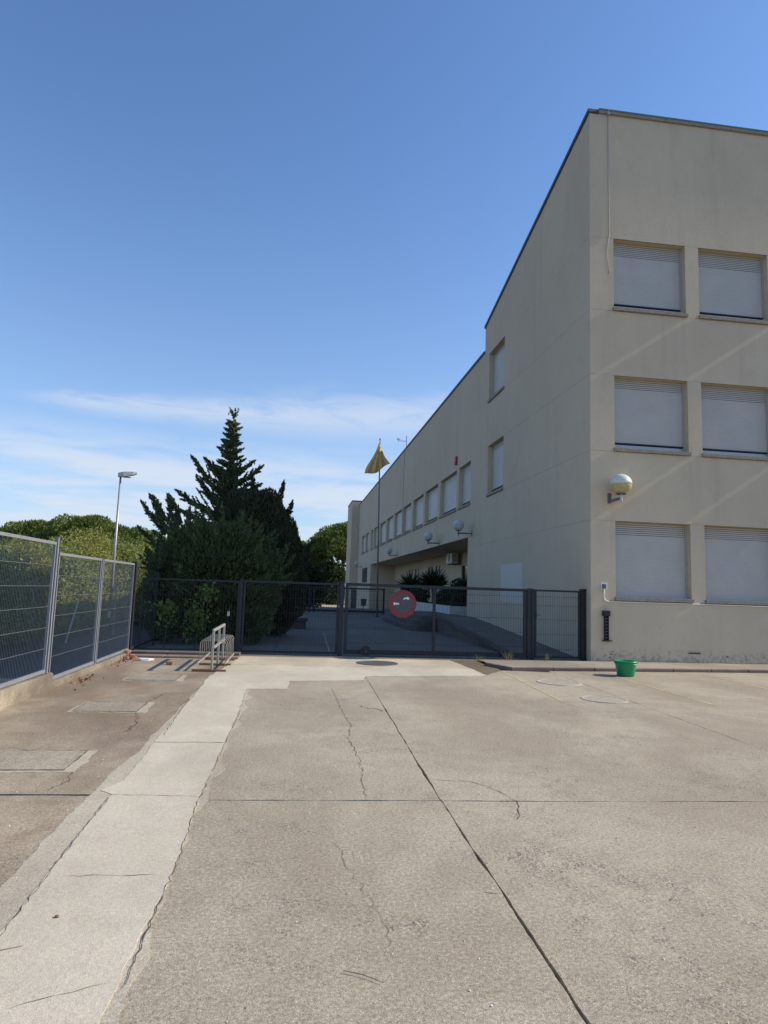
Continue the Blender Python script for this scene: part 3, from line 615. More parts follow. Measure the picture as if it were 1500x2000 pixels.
MB().box(-1.26, -1.19, GY-0.035, GY+0.035, 0, 1.78).build('post', 'gate_paint', fp)
lf = empty('gate_leaf', (0, GY, 0), 'dark mesh gate leaf between bike rack and sliding gate', 'gate'); gate_frame(lf, -1.17, 1.15, 0.04, 1.76, 0.05)
gp = empty('gate_post', (1.21, GY, 0), 'dark square post at the left end of the sliding gate', 'post'); MB().box(1.16, 1.27, GY-0.05, GY+0.05, 0, 1.80).build('shaft', 'gate_paint', gp, bevel=0.006); MB().box(1.15, 1.28, GY-0.06, GY+0.06, 1.80, 1.815).build('cap', 'gate_paint', gp); MB().box(1.272, 1.29, GY-0.055, GY-0.03, 1.70, 1.76).build('latch_keeper', 'plastic_white', gp)
sg = empty('sliding_gate', (3.6, GY, 0), 'wide dark mesh sliding gate with the round sign', 'gate'); gate_frame(sg, 1.31, 5.95, 0.05, 1.78, 0.07, bot=0.11)
MB().box(3.52, 3.585, GY-0.03, GY+0.03, 0.16, 1.71).build('middle_stile', 'gate_paint', sg); MB().bar((1.35,GY-0.09,0.02),(6.0,GY-0.09,0.02),0.04,0.02).build('rail_track', 'iron', sg)
def wheel(x): 
    w = MB(); w.add([], []); pts = [(x+math.cos(t)*0.13, z_, 0.13+math.sin(t)*0.13) for z_ in (GY-0.075, GY-0.045) for t in [2*math.pi*k/20 for k in range(20)]]
    w.add(pts, [tuple(range(20)), tuple(range(39, 19, -1))]+[(k, (k+1) % 20, 20+(k+1) % 20, 20+k) for k in range(20)]); o = w.build('wheel', 'gate_paint', sg); MB().tube([(x,GY-0.09,0.13),(x,GY-0.03,0.13)], 0.025, 10).build('axle', 'iron', o)
wheel(1.85); wheel(5.4)
wp = empty('gate_post', (6.05, GY, 0), 'dark double post between the sliding gate and the wicket', 'post')
MB().box(5.975, 6.075, GY-0.05, GY+0.05, 0, 1.80).build('shaft', 'gate_paint', wp, bevel=0.005); MB().box(6.09, 6.165, GY-0.045, GY+0.045, 0, 1.79).build('shaft', 'gate_paint', wp, bevel=0.005)
wk = empty('wicket_gate', (6.8, GY, 0), 'narrow dark mesh wicket gate beside the building corner', 'gate'); gate_frame(wk, 6.18, 7.40, 0.05, 1.78, 0.05)
h = MB(); h.tube([(6.21,GY-0.03,1.13),(6.21,GY-0.07,1.13),(6.31,GY-0.07,1.13)], 0.008, 8).build('handle', 'black_steel', wk); MB().box(6.185, 6.225, GY-0.04, GY-0.026, 1.02, 1.18).build('lock_plate', 'black_steel', wk)
hp = empty('gate_post', (7.46, GY, 0), 'black post against the corner of the end wall', 'post'); MB().box(7.41, 7.54, GY-0.06, GY+0.05, 0, 1.80).build('shaft', 'black_steel', hp, bevel=0.005); MB().box(7.40, 7.55, GY-0.07, GY+0.06, 1.80, 1.83).build('cap', 'black_steel', hp)
# inner gate far back in the yard
ig = empty('inner_gate', (3, 44.5, 0), 'dark low gate across the yard far behind', 'gate'); IY = 44.5
MB().box(-3.4, 6.2, IY-0.04, IY+0.04, 1.58, 1.68).build('top_rail', 'gate_paint', ig); MB().box(-3.4, 6.2, IY-0.04, IY+0.04, 0.06, 0.2).build('bottom_rail', 'gate_paint', ig)
for x in (-3.4, 1.15, 1.45, 3.6, 6.1): MB().box(x-0.06, x+0.06, IY-0.06, IY+0.06, 0, 1.70).build('post', 'gate_paint', ig)
mesh_rect((-3.3, IY, 0), (6.0, IY, 0), 0.2, 1.58, 0.12, 0.004, 'gate_wire', ig, 3)
# ------------------------------------------------------------------ things on the end wall
def wall_lamp(root, base, out, arm, globe_mats, gr=0.245, seg=32):
    """arm lamp: back plate and arm > globe of two shells above the arm's end"""
    bx_, by_, bz_ = base; o = Vector(out); side = Vector((-o.y, o.x, 0)); e = Vector(base)+o*arm
    p = MB()
    for s in (0,): 
        a = Vector(base)+o*0.012; p.bar(a+Vector((0,0,-0.10)), a+Vector((0,0,0.13)), 0.10, 0.022, up=tuple(o))
    p.build('back_plate', 'bracket_grey', root); MB().bar(Vector(base)+o*0.02, e, 0.045, 0.06).build('arm', 'bracket_grey', root); MB().tube([e+Vector((0,0,-0.08)), e+Vector((0,0,0.12))], 0.032, 12).build('spigot', 'bracket_grey', root)
    c = e+Vector((0, 0, 0.12+gr*0.93)); n = 9
    low = [(gr*math.cos(a), gr*math.sin(a)) for a in [-1.35+1.35*k/n for k in range(n+1)]]; upp = [(gr*1.02*math.cos(a), gr*1.02*math.sin(a)) for a in [1.5*k/n for k in range(n+1)]]+[(0.001, gr*1.02)]
    g_ = MB().lathe(c, [(0.001, low[0][1])]+low, seg).build('globe', globe_mats[0], root, True); MB().lathe(c, [(gr*0.985, 0)]+upp, seg).build('cap', globe_mats[1], g_, True)
    MB().lathe(c, [(0.09, low[0][1]-0.02), (0.10, low[0][1]+0.01), (0.09, low[0][1]+0.03)], 20).build('collar', 'bracket_grey', root)
r = empty('wall_lamp', (8.08, YC, 4.2), 'globe lamp with white cap and amber bowl on the end wall', 'lamp'); 
# its bracket stands a little askew: plate on the wall, arm out and to the right
MB().box(8.03, 8.12, YC-0.03, YC-0.001, 4.07, 4.33).build('back_plate', 'bracket_grey', r); MB().bar((8.07,YC-0.02,4.12),(8.22,YC-0.36,4.17),0.05,0.06).build('arm', 'bracket_grey', r); MB().tube([(8.22,YC-0.36,4.08),(8.22,YC-0.36,4.27)], 0.036, 12).build('spigot', 'alu', r)
c = (8.22, YC-0.36, 4.53); gr = 0.265; n = 10
g_ = MB().lathe(c, [(0.001,-0.255)]+[(gr*math.cos(a), gr*math.sin(a)*0.96) for a in [-1.25+1.25*k/n for k in range(n+1)]], 36).build('globe', 'globe_amber', r, True)
MB().lathe(c, [(gr*0.98,-0.004),(gr*1.035,0.0)]+[(gr*1.035*math.cos(a), gr*1.0*math.sin(a)) for a in [1.56*k/n for k in range(1, n+1)]], 36).build('cap', 'globe_white', g_, True)
MB().lathe(c, [(0.12,-0.262),(0.14,-0.25),(0.12,-0.235)], 20).build('collar', 'bracket_grey', r)
for base, lab in [((XF,27.79,4.16),'opal globe lamp on the side wall, nearest of its row'),((XF,34.3,4.16),'opal globe lamp over the planter, second of its row'),((XF,48.6,4.17),'opal globe lamp beside the flagpole, third of its row'),((XF,74.0,4.05),'opal globe lamp next to the far tower, last of its row')]:
    r = empty('wall_lamp', base, lab, 'lamp', 'globe lamps along the side facade'); wall_lamp(r, base, (-1, 0, 0), 0.60, ('globe_opal', 'globe_opal'), 0.235)
r = empty('hanging_cable', (8.1, YC, 15.1), 'loose cable hanging from the roof down the end wall', 'cable')
MB().tube([(8.10,YC-0.07,15.2),(8.10,YC-0.012,15.0),(8.105,YC-0.012,13.5),(8.11,YC-0.014,12.2),(8.11,YC-0.014,11.47),(8.06,YC-0.03,11.2),(8.03,YC-0.04,10.9),(8.06,YC-0.04,10.65),(8.10,YC-0.03,10.5),(8.09,YC-0.02,10.37)], 0.011, 7).build('lead', 'cable_grey', r, True)
MB().box(8.07, 8.13, YC-0.075, YC-0.04, 15.02, 15.09).build('clip', 'cable_grey', r)
r = empty('wall_socket', (7.9, YC, 1.9), 'white junction box with a white conduit under the ground floor sill', 'socket')
MB().box(7.83, 7.99, YC-0.02, YC-0.001, 1.83, 2.0).build('back_plate', 'plastic_white', r, bevel=0.004); MB().box(7.86, 7.95, YC-0.06, YC-0.021, 1.86, 1.97).build('box', 'bracket_grey', r, bevel=0.006)
MB().tube([(7.905,YC-0.03,1.86),(7.905,YC-0.025,1.65),(7.92,YC-0.025,1.58),(7.99,YC-0.025,1.535),(8.1,YC-0.025,1.53),(10.45,YC-0.025,1.535),(13.5,YC-0.025,1.535)], 0.016, 8).build('conduit', 'plastic_white', r, True)
r = empty('wall_bracket', (7.96, YC, 0.5), 'black slotted steel bracket on the wall beside the wicket', 'bracket')
MB().box(7.86, 8.04, YC-0.11, YC-0.001, 1.16, 1.30).build('head', 'black_steel', r, bevel=0.01); m = MB(); m.box(7.905, 7.925, YC-0.09, YC-0.001, 0.56, 1.16); m.box(7.985, 8.005, YC-0.09, YC-0.001, 0.56, 1.16); m.box(7.926, 7.984, YC-0.03, YC-0.002, 0.56, 1.16); m.build('channel', 'black_steel', r)
for k in range(7): MB().tube([(7.926,YC-0.075,0.62+0.08*k),(7.984,YC-0.075,0.62+0.08*k)], 0.012, 8).build('rung', 'bracket_grey', r)
MB().box(7.86, 8.08, YC-0.13, YC-0.001, 0.53, 0.558).build('foot', 'black_steel', r, bevel=0.006)
r = empty('alarm_siren', (XF, 30.7, 7.9), 'narrow red alarm siren on the side wall above the windows', 'siren'); MB().box(XF-0.12, XF-0.001, 30.6, 30.85, 7.72, 8.12).build('case', 'siren_red', r, bevel=0.03); MB().box(XF-0.125, XF-0.121, 30.65, 30.80, 7.78, 7.84).build('grille', 'coping', r)
r = empty('air_conditioner', (9.7, 39, 3.6), 'white air conditioning unit on the recess wall under the soffit', 'air conditioner')
MB().box(9.35, 9.75, 38.9, 40.3, 3.35, 3.98).build('case', 'plastic_white', r, bevel=0.03)
m = MB(); pts = [(9.345, 39.5+math.cos(t)*0.24, 3.66+math.sin(t)*0.24) for t in [2*math.pi*k/20 for k in range(20)]]; m.add(pts, [tuple(range(20))]); m.build('fan', 'door_dark', r)
MB().add([(9.42,38.896,3.42),(9.68,38.896,3.42),(9.68,38.896,3.9),(9.42,38.896,3.9)], [(0,1,2,3)]).build('side_grille', 'alu', r)
for y in (39.0, 40.1): MB().bar((9.4,y,3.31),(9.99,y,3.31),0.05).build('support', 'door_dark', r)
r = empty('notice_board', (9.9, 29.6, 2.4), 'small white framed notice beside the recess entrance', 'notice'); MB().box(9.93, 9.998, 29.0, 29.7, 1.95, 2.95).build('frame', 'door_dark', r); MB().box(9.92, 9.929, 29.06, 29.64, 2.02, 2.88).build('sheet', 'plastic_white', r)
r = empty('weather_mast', (XF+0.1, 46.5, 11.7), 'thin weather mast with a side arm on the roof edge', 'mast'); MB().tube([(XF+0.1,46.5,11.7),(XF+0.1,46.5,12.75)], 0.025, 8).build('pole', 'pole_grey', r); MB().tube([(XF+0.1,46.5,12.35),(XF-0.5,46.5,12.35)], 0.018, 8).build('arm', 'pole_grey', r); MB().tube([(XF-0.5,46.5,12.28),(XF-0.5,46.5,12.5)], 0.015, 8).build('spindle', 'pole_grey', r)
for t in (0, 2.1, 4.2): MB().lathe((XF-0.5+0.09*math.cos(t),46.5+0.09*math.sin(t),12.48), [(0.001,-0.05),(0.04,-0.03),(0.055,0.01)], 10).build('cup', 'pole_grey', r)
# ------------------------------------------------------------------ round sign on the gate
r = empty('round_sign', (2.74, GY-0.06, 1.31), 'round red-rimmed sign with two white arrows on the sliding gate', 'sign'); sc = (2.735, 1.305); SR = 0.345; sy = GY-0.075
def disc(m, r0, r1, y, n=40, mi=0):
    vs = [(sc[0]+rr*math.cos(2*math.pi*k/n), y, sc[1]+rr*math.sin(2*math.pi*k/n)) for rr in (r0, r1) for k in range(n)]
    m.add(vs, [(k, (k+1) % n, n+(k+1) % n, n+k) for k in range(n)], mi); return m
m = MB(); disc(m, 0.001, SR, sy+0.012); vs = [(sc[0]+SR*math.cos(2*math.pi*k/40), y, sc[1]+SR*math.sin(2*math.pi*k/40)) for y in (sy, sy+0.012) for k in range(40)]; m.add(vs, [(k, (k+1) % 40, 40+(k+1) % 40, 40+k) for k in range(40)]); m.build('plate', 'alu', r)
disc(MB(), 0.235, SR, sy).build('red_rim', 'sign_red', r); disc(MB(), 0.001, 0.235, sy).build('dark_field', 'sign_blue', r)
a = math.radians(135); dv = Vector((math.cos(a), 0, math.sin(a))); pv_ = Vector((-dv.z, 0, dv.x)); C = Vector((sc[0], sy-0.002, sc[1]))
MB().add([C+dv*0.245+pv_*0.026, C+dv*0.245-pv_*0.026, C+dv*0.11-pv_*0.02, C+dv*0.11+pv_*0.02], [(0,1,2,3)]).build('red_slash', 'sign_red', r)
def arrow(cx, cz, s, flip, curved):
    pts = [(-0.085,0.0),(-0.035,0.05),(-0.035,0.02),(0.075,0.02),(0.075,-0.02),(-0.035,-0.02),(-0.035,-0.05)] if not curved else [(-0.085,0.0),(-0.035,0.055),(-0.035,0.028),(0.03,0.028),(0.07,0.0),(0.085,-0.035),(0.055,-0.025),(0.03,-0.012),(-0.035,-0.012),(-0.035,-0.05)]
    vs = [(sc[0]+cx+(-x if flip else x)*s, sy-0.004, sc[1]+cz+z*s) for x, z in pts]; f = tuple(range(len(pts)))
    MB().add(vs, [f]).build('white_arrow', 'sign_white', r)
arrow(-0.165, -0.0, 0.95, False, False); arrow(0.085, 0.135, 0.95, True, True)
for x in (-0.12, 0.12): MB().box(sc[0]+x-0.02, sc[0]+x+0.02, sy+0.012, GY-0.004, sc[1]-0.02, sc[1]+0.02).build('clamp', 'iron', r)
# ------------------------------------------------------------------ flagpole and flag
FP = (4.98, 39.6)
r = empty('flagpole', (FP[0], FP[1], 0), 'tall thin flagpole standing in the shaded yard', 'flagpole'); MB().tube([(FP[0]+0.08,FP[1],0),(FP[0],FP[1],4),(4.88,FP[1],10.75)], [0.06,0.052,0.032], 10).build('pole', 'pole_grey', r, True)
MB().lathe((4.88,39.6,10.75), [(0.001,-0.01),(0.045,0.0),(0.055,0.04),(0.035,0.08),(0.001,0.10)], 12).build('finial', 'pole_grey', r, True); MB().box(FP[0]-0.07, FP[0]+0.23, FP[1]-0.15, FP[1]+0.15, 0, 0.05).build('base_plate', 'iron', r); MB().tube([(FP[0]+0.0,FP[1]-0.08,1.2),(4.84,FP[1]-0.06,10.6)], 0.006, 5).build('halyard', 'cable_grey', r)
m = MB(); NT_, NS_ = 35, 22; vs = []
L_, R_ = Vector((3.98,39.35,8.50)), Vector((5.52,39.45,9.30))
for i in range(NS_+1):
    s = i/NS_
    for j in range(NT_+1):
        t = j/NT_; ap = Vector((4.76+0.16*t, 39.55, 10.50-0.14*t)); bot = L_.lerp(R_, t)+Vector((0, 0, -0.16*math.sin(math.pi*t**0.8)+0.05*math.sin(t*9+0.6)))
        p = ap.lerp(bot, s**0.92); fold = 0.07*s*math.sin(t*7+s*3.4)+0.03*s*math.sin(t*17+1+s*4)+1.1*s*max(t-0.62, 0)
        p += Vector((0.07*math.sin(s*5.5+0.4)*(1-t)-0.05*math.sin(s*4)*t, fold-0.12*s, 0.03*math.sin(s*9+t*6)*s)); vs.append(p)
fs = []; 
for i in range(NS_):
    for j in range(NT_):
        a_ = i*(NT_+1)+j; fs.append((a_, a_+1, a_+NT_+2, a_+NT_+1))
m.add(vs, fs); m.mi = [1 if int(j/5.0+0.12*i/NS_*2) % 2 == 1 else 0 for i in range(NS_) for j in range(NT_)]
fo = m.build('flag', ['flag_yellow', 'flag_red'], None, True); tag(fo, 'yellow flag with red stripes hanging at the top of the pole', 'flag')
sm = fo.modifiers.new('thick', 'SOLIDIFY'); sm.thickness = 0.004
# ------------------------------------------------------------------ street lamp, stick and small posts outside the fence
LX, LY, LZ = -7.95, 31.0, -0.62
r = empty('street_lamp', (LX, LY, LZ), 'tall grey street lamp before the hedge', 'street lamp'); MB().tube([(LX,LY,LZ-0.1),(LX,LY,6.35)], [0.075,0.045], 12).build('pole', 'lamp_grey', r, True)
m = MB(); prof = [(-0.10,0.10,6.30,6.48),(0.15,0.13,6.32,6.54),(0.55,0.10,6.41,6.56),(0.72,0.05,6.48,6.55)]; vs = []
for x, w, z0, z1 in prof: vs += [(LX+x,LY-w,z0),(LX+x,LY+w,z0),(LX+x,LY+w*0.8,z1),(LX+x,LY-w*0.8,z1)]
for i in range(3):
    for k in range(4): m.add([vs[i*4+k], vs[i*4+(k+1) % 4], vs[i*4+4+(k+1) % 4], vs[i*4+4+k]], [(0,1,2,3)])
m.add(vs[:4], [(3,2,1,0)]); m.add(vs[-4:], [(0,1,2,3)]); hd = m.build('lamp_head', 'planter_white', r, bevel=0.015); MB().box(LX+0.1, LX+0.45, LY-0.09, LY+0.09, 6.285, 6.315).build('lens', 'globe_opal', hd)
MB().box(LX-0.055, LX+0.055, LY-0.095, LY-0.06, 0.0, 0.3).build('service_door', 'plastic_white', r)
STICK = [(-7.85,25.1,-0.61),(-7.53,25.1,0.92)]
st_ = MB().tube(STICK, 0.03, 7).build('leaning_stick', 'plastic_white'); tag(st_, 'thin white stick leaning behind the mesh fence', 'stick')
for x, y, lab in ((-9.3, 22.9, 'thin grey stake at the hedge, leftmost seen through the fence'), (-9.0, 24.9, 'thin grey stake at the hedge, left of the white stick'), (-7.4, 29.6, 'thin grey stake at the hedge next to the street lamp')):
    r = empty('hedge_stake', (x, y, -0.62), lab, 'stake', 'stakes along the hedge'); MB().tube([(x,y,-0.65),(x,y,1.45)], 0.03, 7).build('rod', 'lamp_grey', r); MB().tube([(x,y,1.45),(x,y,1.48)], 0.04, 7).build('cap', 'lamp_grey', r)
# ------------------------------------------------------------------ bike rack
RXk = -1.44
r = empty('bike_rack', (RXk, 14, 0), 'worn galvanised bike rack standing before the fence', 'bike rack')
for y in (13.07, 14.08, 15.05):
    p = MB().box(RXk-0.022, RXk+0.022, y-0.022, y+0.022, 0.03, 0.745).build('post', 'rack_steel', r, bevel=0.004); MB().box(RXk-0.36, RXk+0.27, y-0.03, y+0.03, 0.0075, 0.042).build('foot', 'rust', p, bevel=0.004)
MB().box(RXk-0.022, RXk+0.022, 13.047, 15.073, 0.746, 0.79).build('top_bar', 'rack_steel', r, bevel=0.005); MB().box(RXk-0.01, RXk+0.035, 13.05, 15.07, 0.43, 0.462).build('middle_bar', 'rack_steel', r)
for x in (RXk-0.27, RXk+0.24): MB().box(x-0.012, x+0.012, 13.1, 15.0, 0.14, 0.165).build('lower_bar', 'rack_steel', r)
for k in range(6):
    y = 13.25+k*0.32; a = Vector((RXk-0.27,y+0.14,0.15)); b = Vector((RXk+0.24,y-0.12,0.15)); d = b-a
    MB().tube([a, a+Vector((0,0,0.36)), a+d*0.06+Vector((0,0,0.405)), a+d*0.5+Vector((0,0,0.41)), a+d*0.94+Vector((0,0,0.405)), b+Vector((0,0,0.36)), b], 0.0075, 7).build('wheel_loop', 'rack_steel', r, True)
# ------------------------------------------------------------------ bucket
bc = (7.07, 13.5, 0.0)
r = empty('bucket', bc, 'green plastic bucket on the concrete at the kerb', 'bucket')
prof = [(0.001,0.006),(0.165,0.006),(0.175,0.02),(0.222,0.305),(0.226,0.315),(0.216,0.315),(0.168,0.03),(0.001,0.02)]
MB().lathe(bc, prof, 36).build('body', 'bucket_green', r, True); MB().lathe(bc, [(0.223,0.282),(0.243,0.286),(0.247,0.30),(0.244,0.318),(0.228,0.322),(0.217,0.316)], 36).build('rim', 'bucket_green', r, True)
MB().tube([Vector((bc[0]+0.245*math.cos(t), bc[1]-0.02+0.245*math.sin(t), 0.295-0.03*abs(math.sin(t)))) for t in [math.pi+math.pi*k/14 for k in range(15)]], 0.005, 6).build('handle', 'bucket_green', r)
for s in (-1, 1): MB().box(bc[0]+s*0.235-0.012, bc[0]+s*0.235+0.012, bc[1]-0.02, bc[1]+0.02, 0.255, 0.30).build('ear', 'bucket_green', r)
# ------------------------------------------------------------------ covers in the ground
def round_cover(c, R, lab, m1, m2, z=0.0, grp=None):
    r = empty('manhole_cover', (c[0], c[1], z), lab, 'manhole cover'); MB().lathe((c[0],c[1],z), [(R*0.86,0.004),(R*0.87,0.012),(R*0.99,0.011),(R,0.001)], 40).build('ring', m1, r)
    MB().lathe((c[0],c[1],z), [(0.001,0.009),(R*0.84,0.009),(R*0.845,0.002)], 40).build('lid', m2, r); return r
round_cover((1.95, 14.95), 0.47, 'dark round iron manhole cover right before the sliding gate', 'iron', 'iron', 0.006)
round_cover((5.10, 12.30), 0.42, 'pale round manhole cover nearer the kerb', 'mortar', 'pale_iron'); round_cover((5.08, 10.40), 0.37, 'pale round manhole cover farther from the kerb', 'mortar', 'pale_iron')
for x0, x1, y0, y1, lab in ((-2.70,-1.88,11.80,12.52,'gravelly square hatch in the concrete nearest the bike rack'),(-2.66,-1.88,8.98,9.66,'gravelly square hatch in the concrete, middle of three'),(-2.78,-1.88,6.27,6.96,'large gravelly square hatch nearest the viewer at left')):
    r = empty('ground_hatch', ((x0+x1)/2, (y0+y1)/2, 0), lab, 'hatch', 'square hatches left of the pale strip')
    poly_slab('frame', [(x0-0.05,y0-0.06),(x1+0.10,y0-0.05),(x1+0.08,y1+0.03),(x0-0.03,y1+0.04)], -0.01, 0.0035, 'mortar', r, 0.05, 0.016, int(y0*7))
    MB().box(x0, x1, y0, y1, 0.0, 0.0075).build('lid', 'cover_gravel', r); ribbon('joint', [(x0,y0),(x1,y0),(x1,y1),(x0,y1),(x0,y0)], 0.014, 0.009, 'crack', r, 3, 0.003)
# ------------------------------------------------------------------ bench, bin, label stake in the yard
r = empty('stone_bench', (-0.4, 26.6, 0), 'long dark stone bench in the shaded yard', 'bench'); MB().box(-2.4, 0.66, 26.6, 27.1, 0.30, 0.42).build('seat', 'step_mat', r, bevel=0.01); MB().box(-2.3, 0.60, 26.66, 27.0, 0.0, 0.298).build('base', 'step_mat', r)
r = empty('litter_bin', (6.3, 62, -0.1), 'small dark litter bin by the far wall', 'bin'); MB().lathe((6.6,62,ground_z(62)+0.045), [(0.001,0.25),(0.22,0.25),(0.27,0.9),(0.25,0.9)], 16).build('tub', 'door_dark', r); MB().tube([(6.6,62.0,ground_z(62)),(6.6,62.0,0.3)], 0.04, 8).build('leg', 'door_dark', r)
r = empty('stake_label', (-1.55, 17.1, 0), 'small white label on a stake in front of the cypress', 'label'); MB().tube([(-1.55,17.1,0),(-1.55,17.1,0.92)], 0.012, 6).build('rod', 'gate_paint', r); MB().box(-1.58, -1.52, 17.08, 17.095, 0.86, 0.98).build('card', 'plastic_white', r)
# ------------------------------------------------------------------ vegetation
def trunk(parent, pts, rad, mat='bark'): return MB().tube(pts, rad, 9).build('trunk', mat, parent, True)
def rs(seed): return np.random.RandomState(seed)
def spray(base, d, L, n, w=0.32, rng=np.random, curve=0.25):
    """a feathered branch: side twigs leave a rising axis on both sides, every twig a pointed fan of leaflets"""
    base = np.array(base, float); d = unit(np.array([d], float))[0]; up = np.array([0, 0, 1.0]); side = np.cross(d, up); side = side/max(np.linalg.norm(side), 1e-6)
    if abs(d[2]) > 0.9: side = np.array([1.0, 0, 0])
    out = []; nt = max(4, int(L/0.085)); per = max(9, int(n/(nt*1.0)))
    for i in range(nt+1):
        k = (i+rng.uniform(-0.3, 0.3))/nt; k = min(max(k, 0.02), 1.0); p = base+d*L*k+up*curve*L*k*k; sgn = 1 if i % 2 else -1
        tl = max(0.12, w*1.55*L*(1.05-k)*rng.uniform(0.6, 1.25)*min(1, 0.45+k*3)); sv = side*sgn*rng.uniform(0.35, 0.95)+np.cross(side, d)*rng.uniform(-0.75, 0.75)
        td = d*rng.uniform(0.7, 1.1)+sv+up*0.35; td /= np.linalg.norm(td)
        if i == nt: td = d+up*curve; tl = 0.16
        q = rng.uniform(0, 1, (per, 1)); P = p+td*tl*q+rng.normal(0, 1, (per, 3))*0.035*(1.1-q); out.append(leaves(P, np.repeat(td[None], per, 0)+up*0.1, 0.12, 0.05, 0.5, rng))
        m_ = max(3, per//4); q = rng.uniform(0, 1, (m_, 1)); P = base+d*L*k*q+up*curve*L*(k*q)**2+rng.normal(0, 0.02, (m_, 3)); out.append(leaves(P, np.repeat(d[None], m_, 0), 0.11, 0.036, 0.4, rng))
    return np.concatenate(out)
# round cypress right behind the fence: dense upright sprays
rng = rs(1); t = empty('cypress_bush', (-2.3, 19.8, 0), 'big round green cypress bush right behind the fence', 'bush'); trunk(t, [(-2.3,19.8,0),(-2.3,19.8,1.2)], [0.14,0.08])
Ls = []
for c, r_, n in [((-2.3,19.9,1.75),(1.85,1.7,1.62),26000),((-3.2,19.7,1.55),(0.95,0.9,1.35),7000),((-1.15,19.8,1.6),(0.85,0.8,1.25),7000),((-2.0,19.6,2.6),(0.9,0.8,0.72),5000),((-2.9,19.8,2.4),(0.8,0.8,0.8),4000),((-1.5,19.3,0.7),(1.0,0.8,0.8),4000),((-3.0,19.2,0.6),(1.0,0.8,0.8),4000)]:
    P, D = shell(c, r_, n, 0.10, rng); P = P[P[:, 2] > 0.03]; D = D[:len(P)]; D = unit(P-np.array(c)); Ls.append(leaves(P, D+np.array([0,0,0.9]), 0.15, 0.035, 0.35, rng))
for k in range(150):
    c = [(-2.3,19.9,1.75),(-3.2,19.7,1.55),(-1.15,19.8,1.6),(-2.0,19.6,2.6)][k % 4]; r_ = [(1.85,1.7,1.62),(0.95,0.9,1.35),(0.85,0.8,1.25),(0.9,0.8,0.72)][k % 4]
    P, D = shell(c, np.array(r_)*0.93, 1, 0.02, rng, -0.3)
    if len(P): Ls.append(spray(P[0], D[0]*0.9+np.array([0,0,0.6]), rng.uniform(0.25, 0.5), 60, 0.4, rng, 0.2))
quad_mesh('crown', np.concatenate(Ls), 'cypress', t)
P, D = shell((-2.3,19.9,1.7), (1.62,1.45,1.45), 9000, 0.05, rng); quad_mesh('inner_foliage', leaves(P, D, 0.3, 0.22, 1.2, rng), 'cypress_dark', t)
# dark domed cypress behind it
rng = rs(2); t = empty('domed_cypress', (-1.35, 23.0, 0), 'very dark domed cypress behind the round bush', 'tree'); trunk(t, [(-1.35,23,0),(-1.35,23,2)], [0.18,0.1]); Ls = []
for c, r_, n in [((-1.40,23.0,2.5),(1.42,1.5,2.42),32000),((-0.75,23.0,2.2),(1.12,1.2,2.05),13000),((-1.9,23.0,3.6),(0.95,1.0,1.15),9000),((-0.55,22.8,1.5),(1.0,1.0,1.5),8000)]:
    P, _ = shell(c, r_, n, 0.06, rng); P = P[P[:, 2] > 0.05]; D = unit(P-np.array(c)); Ls.append(leaves(P, D*0.6+np.array([0,0,1.0]), 0.15, 0.04, 0.3, rng))
for b, d, L in [((-0.62,23,4.45),(0.22,0,1),0.55),((-0.3,23,4.0),(0.3,0,0.9),0.35),((0.0,23,2.75),(1,0,0.45),0.6),((0.0,23,2.4),(1,0,0.4),0.6),((-1.5,23,4.85),(-0.2,0,1),0.35)]: Ls.append(spray(b, d, L, 420, 0.4, rng))
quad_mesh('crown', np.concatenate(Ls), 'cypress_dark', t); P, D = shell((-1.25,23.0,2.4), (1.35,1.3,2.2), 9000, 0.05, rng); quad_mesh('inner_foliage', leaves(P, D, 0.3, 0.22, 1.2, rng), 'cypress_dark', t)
# tall ragged cypress
rng = rs(3); TX, TY = -2.42, 23.6; t = empty('tall_cypress', (TX, TY, 0), 'tall ragged cypress with a bare thin tip against the sky', 'tree')
trunk(t, [(TX-0.1,TY,0),(TX-0.15,TY,3),(TX-0.02,TY,5.5),(TX+0.02,TY,7.0),(TX+0.06,TY,7.7)], [0.17,0.12,0.05,0.02,0.006]); Ls = []
z = 7.25
Ls.append(spray((TX+0.04,TY,7.25),(0.1,0,1),0.35,40,0.15,rng)); Ls.append(spray((TX+0.07,TY,7.55),(0.5,0,1),0.15,14,0.3,rng)); Ls.append(spray((TX+0.03,TY,7.62),(-0.5,0,0.8),0.14,12,0.3,rng))
while z > 3.4:
    f_ = (7.35-z)/3.9; L0 = 0.13+0.42*min(f_*1.7, 1)+0.75*max(f_-0.45, 0); nb = 5
    a0 = rng.uniform(0, 6.28)
    for k in range(nb):
        a = a0+k*2*math.pi/nb+rng.uniform(-0.4, 0.4); L = L0*rng.uniform(0.6, 1.2); d = (math.cos(a), math.sin(a), 0.05+0.55*rng.uniform(0.2, 1)*(0.35+f_))
        Ls.append(spray((TX+0.03,TY,z+rng.uniform(-0.07, 0.07)), d, L, int(110+260*L), 0.34, rng, 0.18))
    z -= 0.17+0.13*f_+0.05*rng.uniform(0, 1)
for b, d, L in [((TX-0.2,TY,4.7),(-1,0,0.95),1.55),((TX,TY,4.9),(1,0,0.6),1.35),((TX,TY,4.6),(1,0.2,0.35),1.2),((TX-0.1,TY,3.9),(-1,0,0.35),1.75),((TX-0.1,TY,3.6),(-1,-0.2,0.15),1.5),((TX,TY,5.4),(1,0,0.5),0.9),((TX,TY,5.2),(-1,0,0.7),1.0),((TX-0.1,TY,4.2),(-0.8,0,0.7),1.3)]: Ls.append(spray(b, d, L*0.92, int(900*L), 0.46, rng, 0.2))
quad_mesh('crown', np.concatenate(Ls), 'cypress_blue', t)
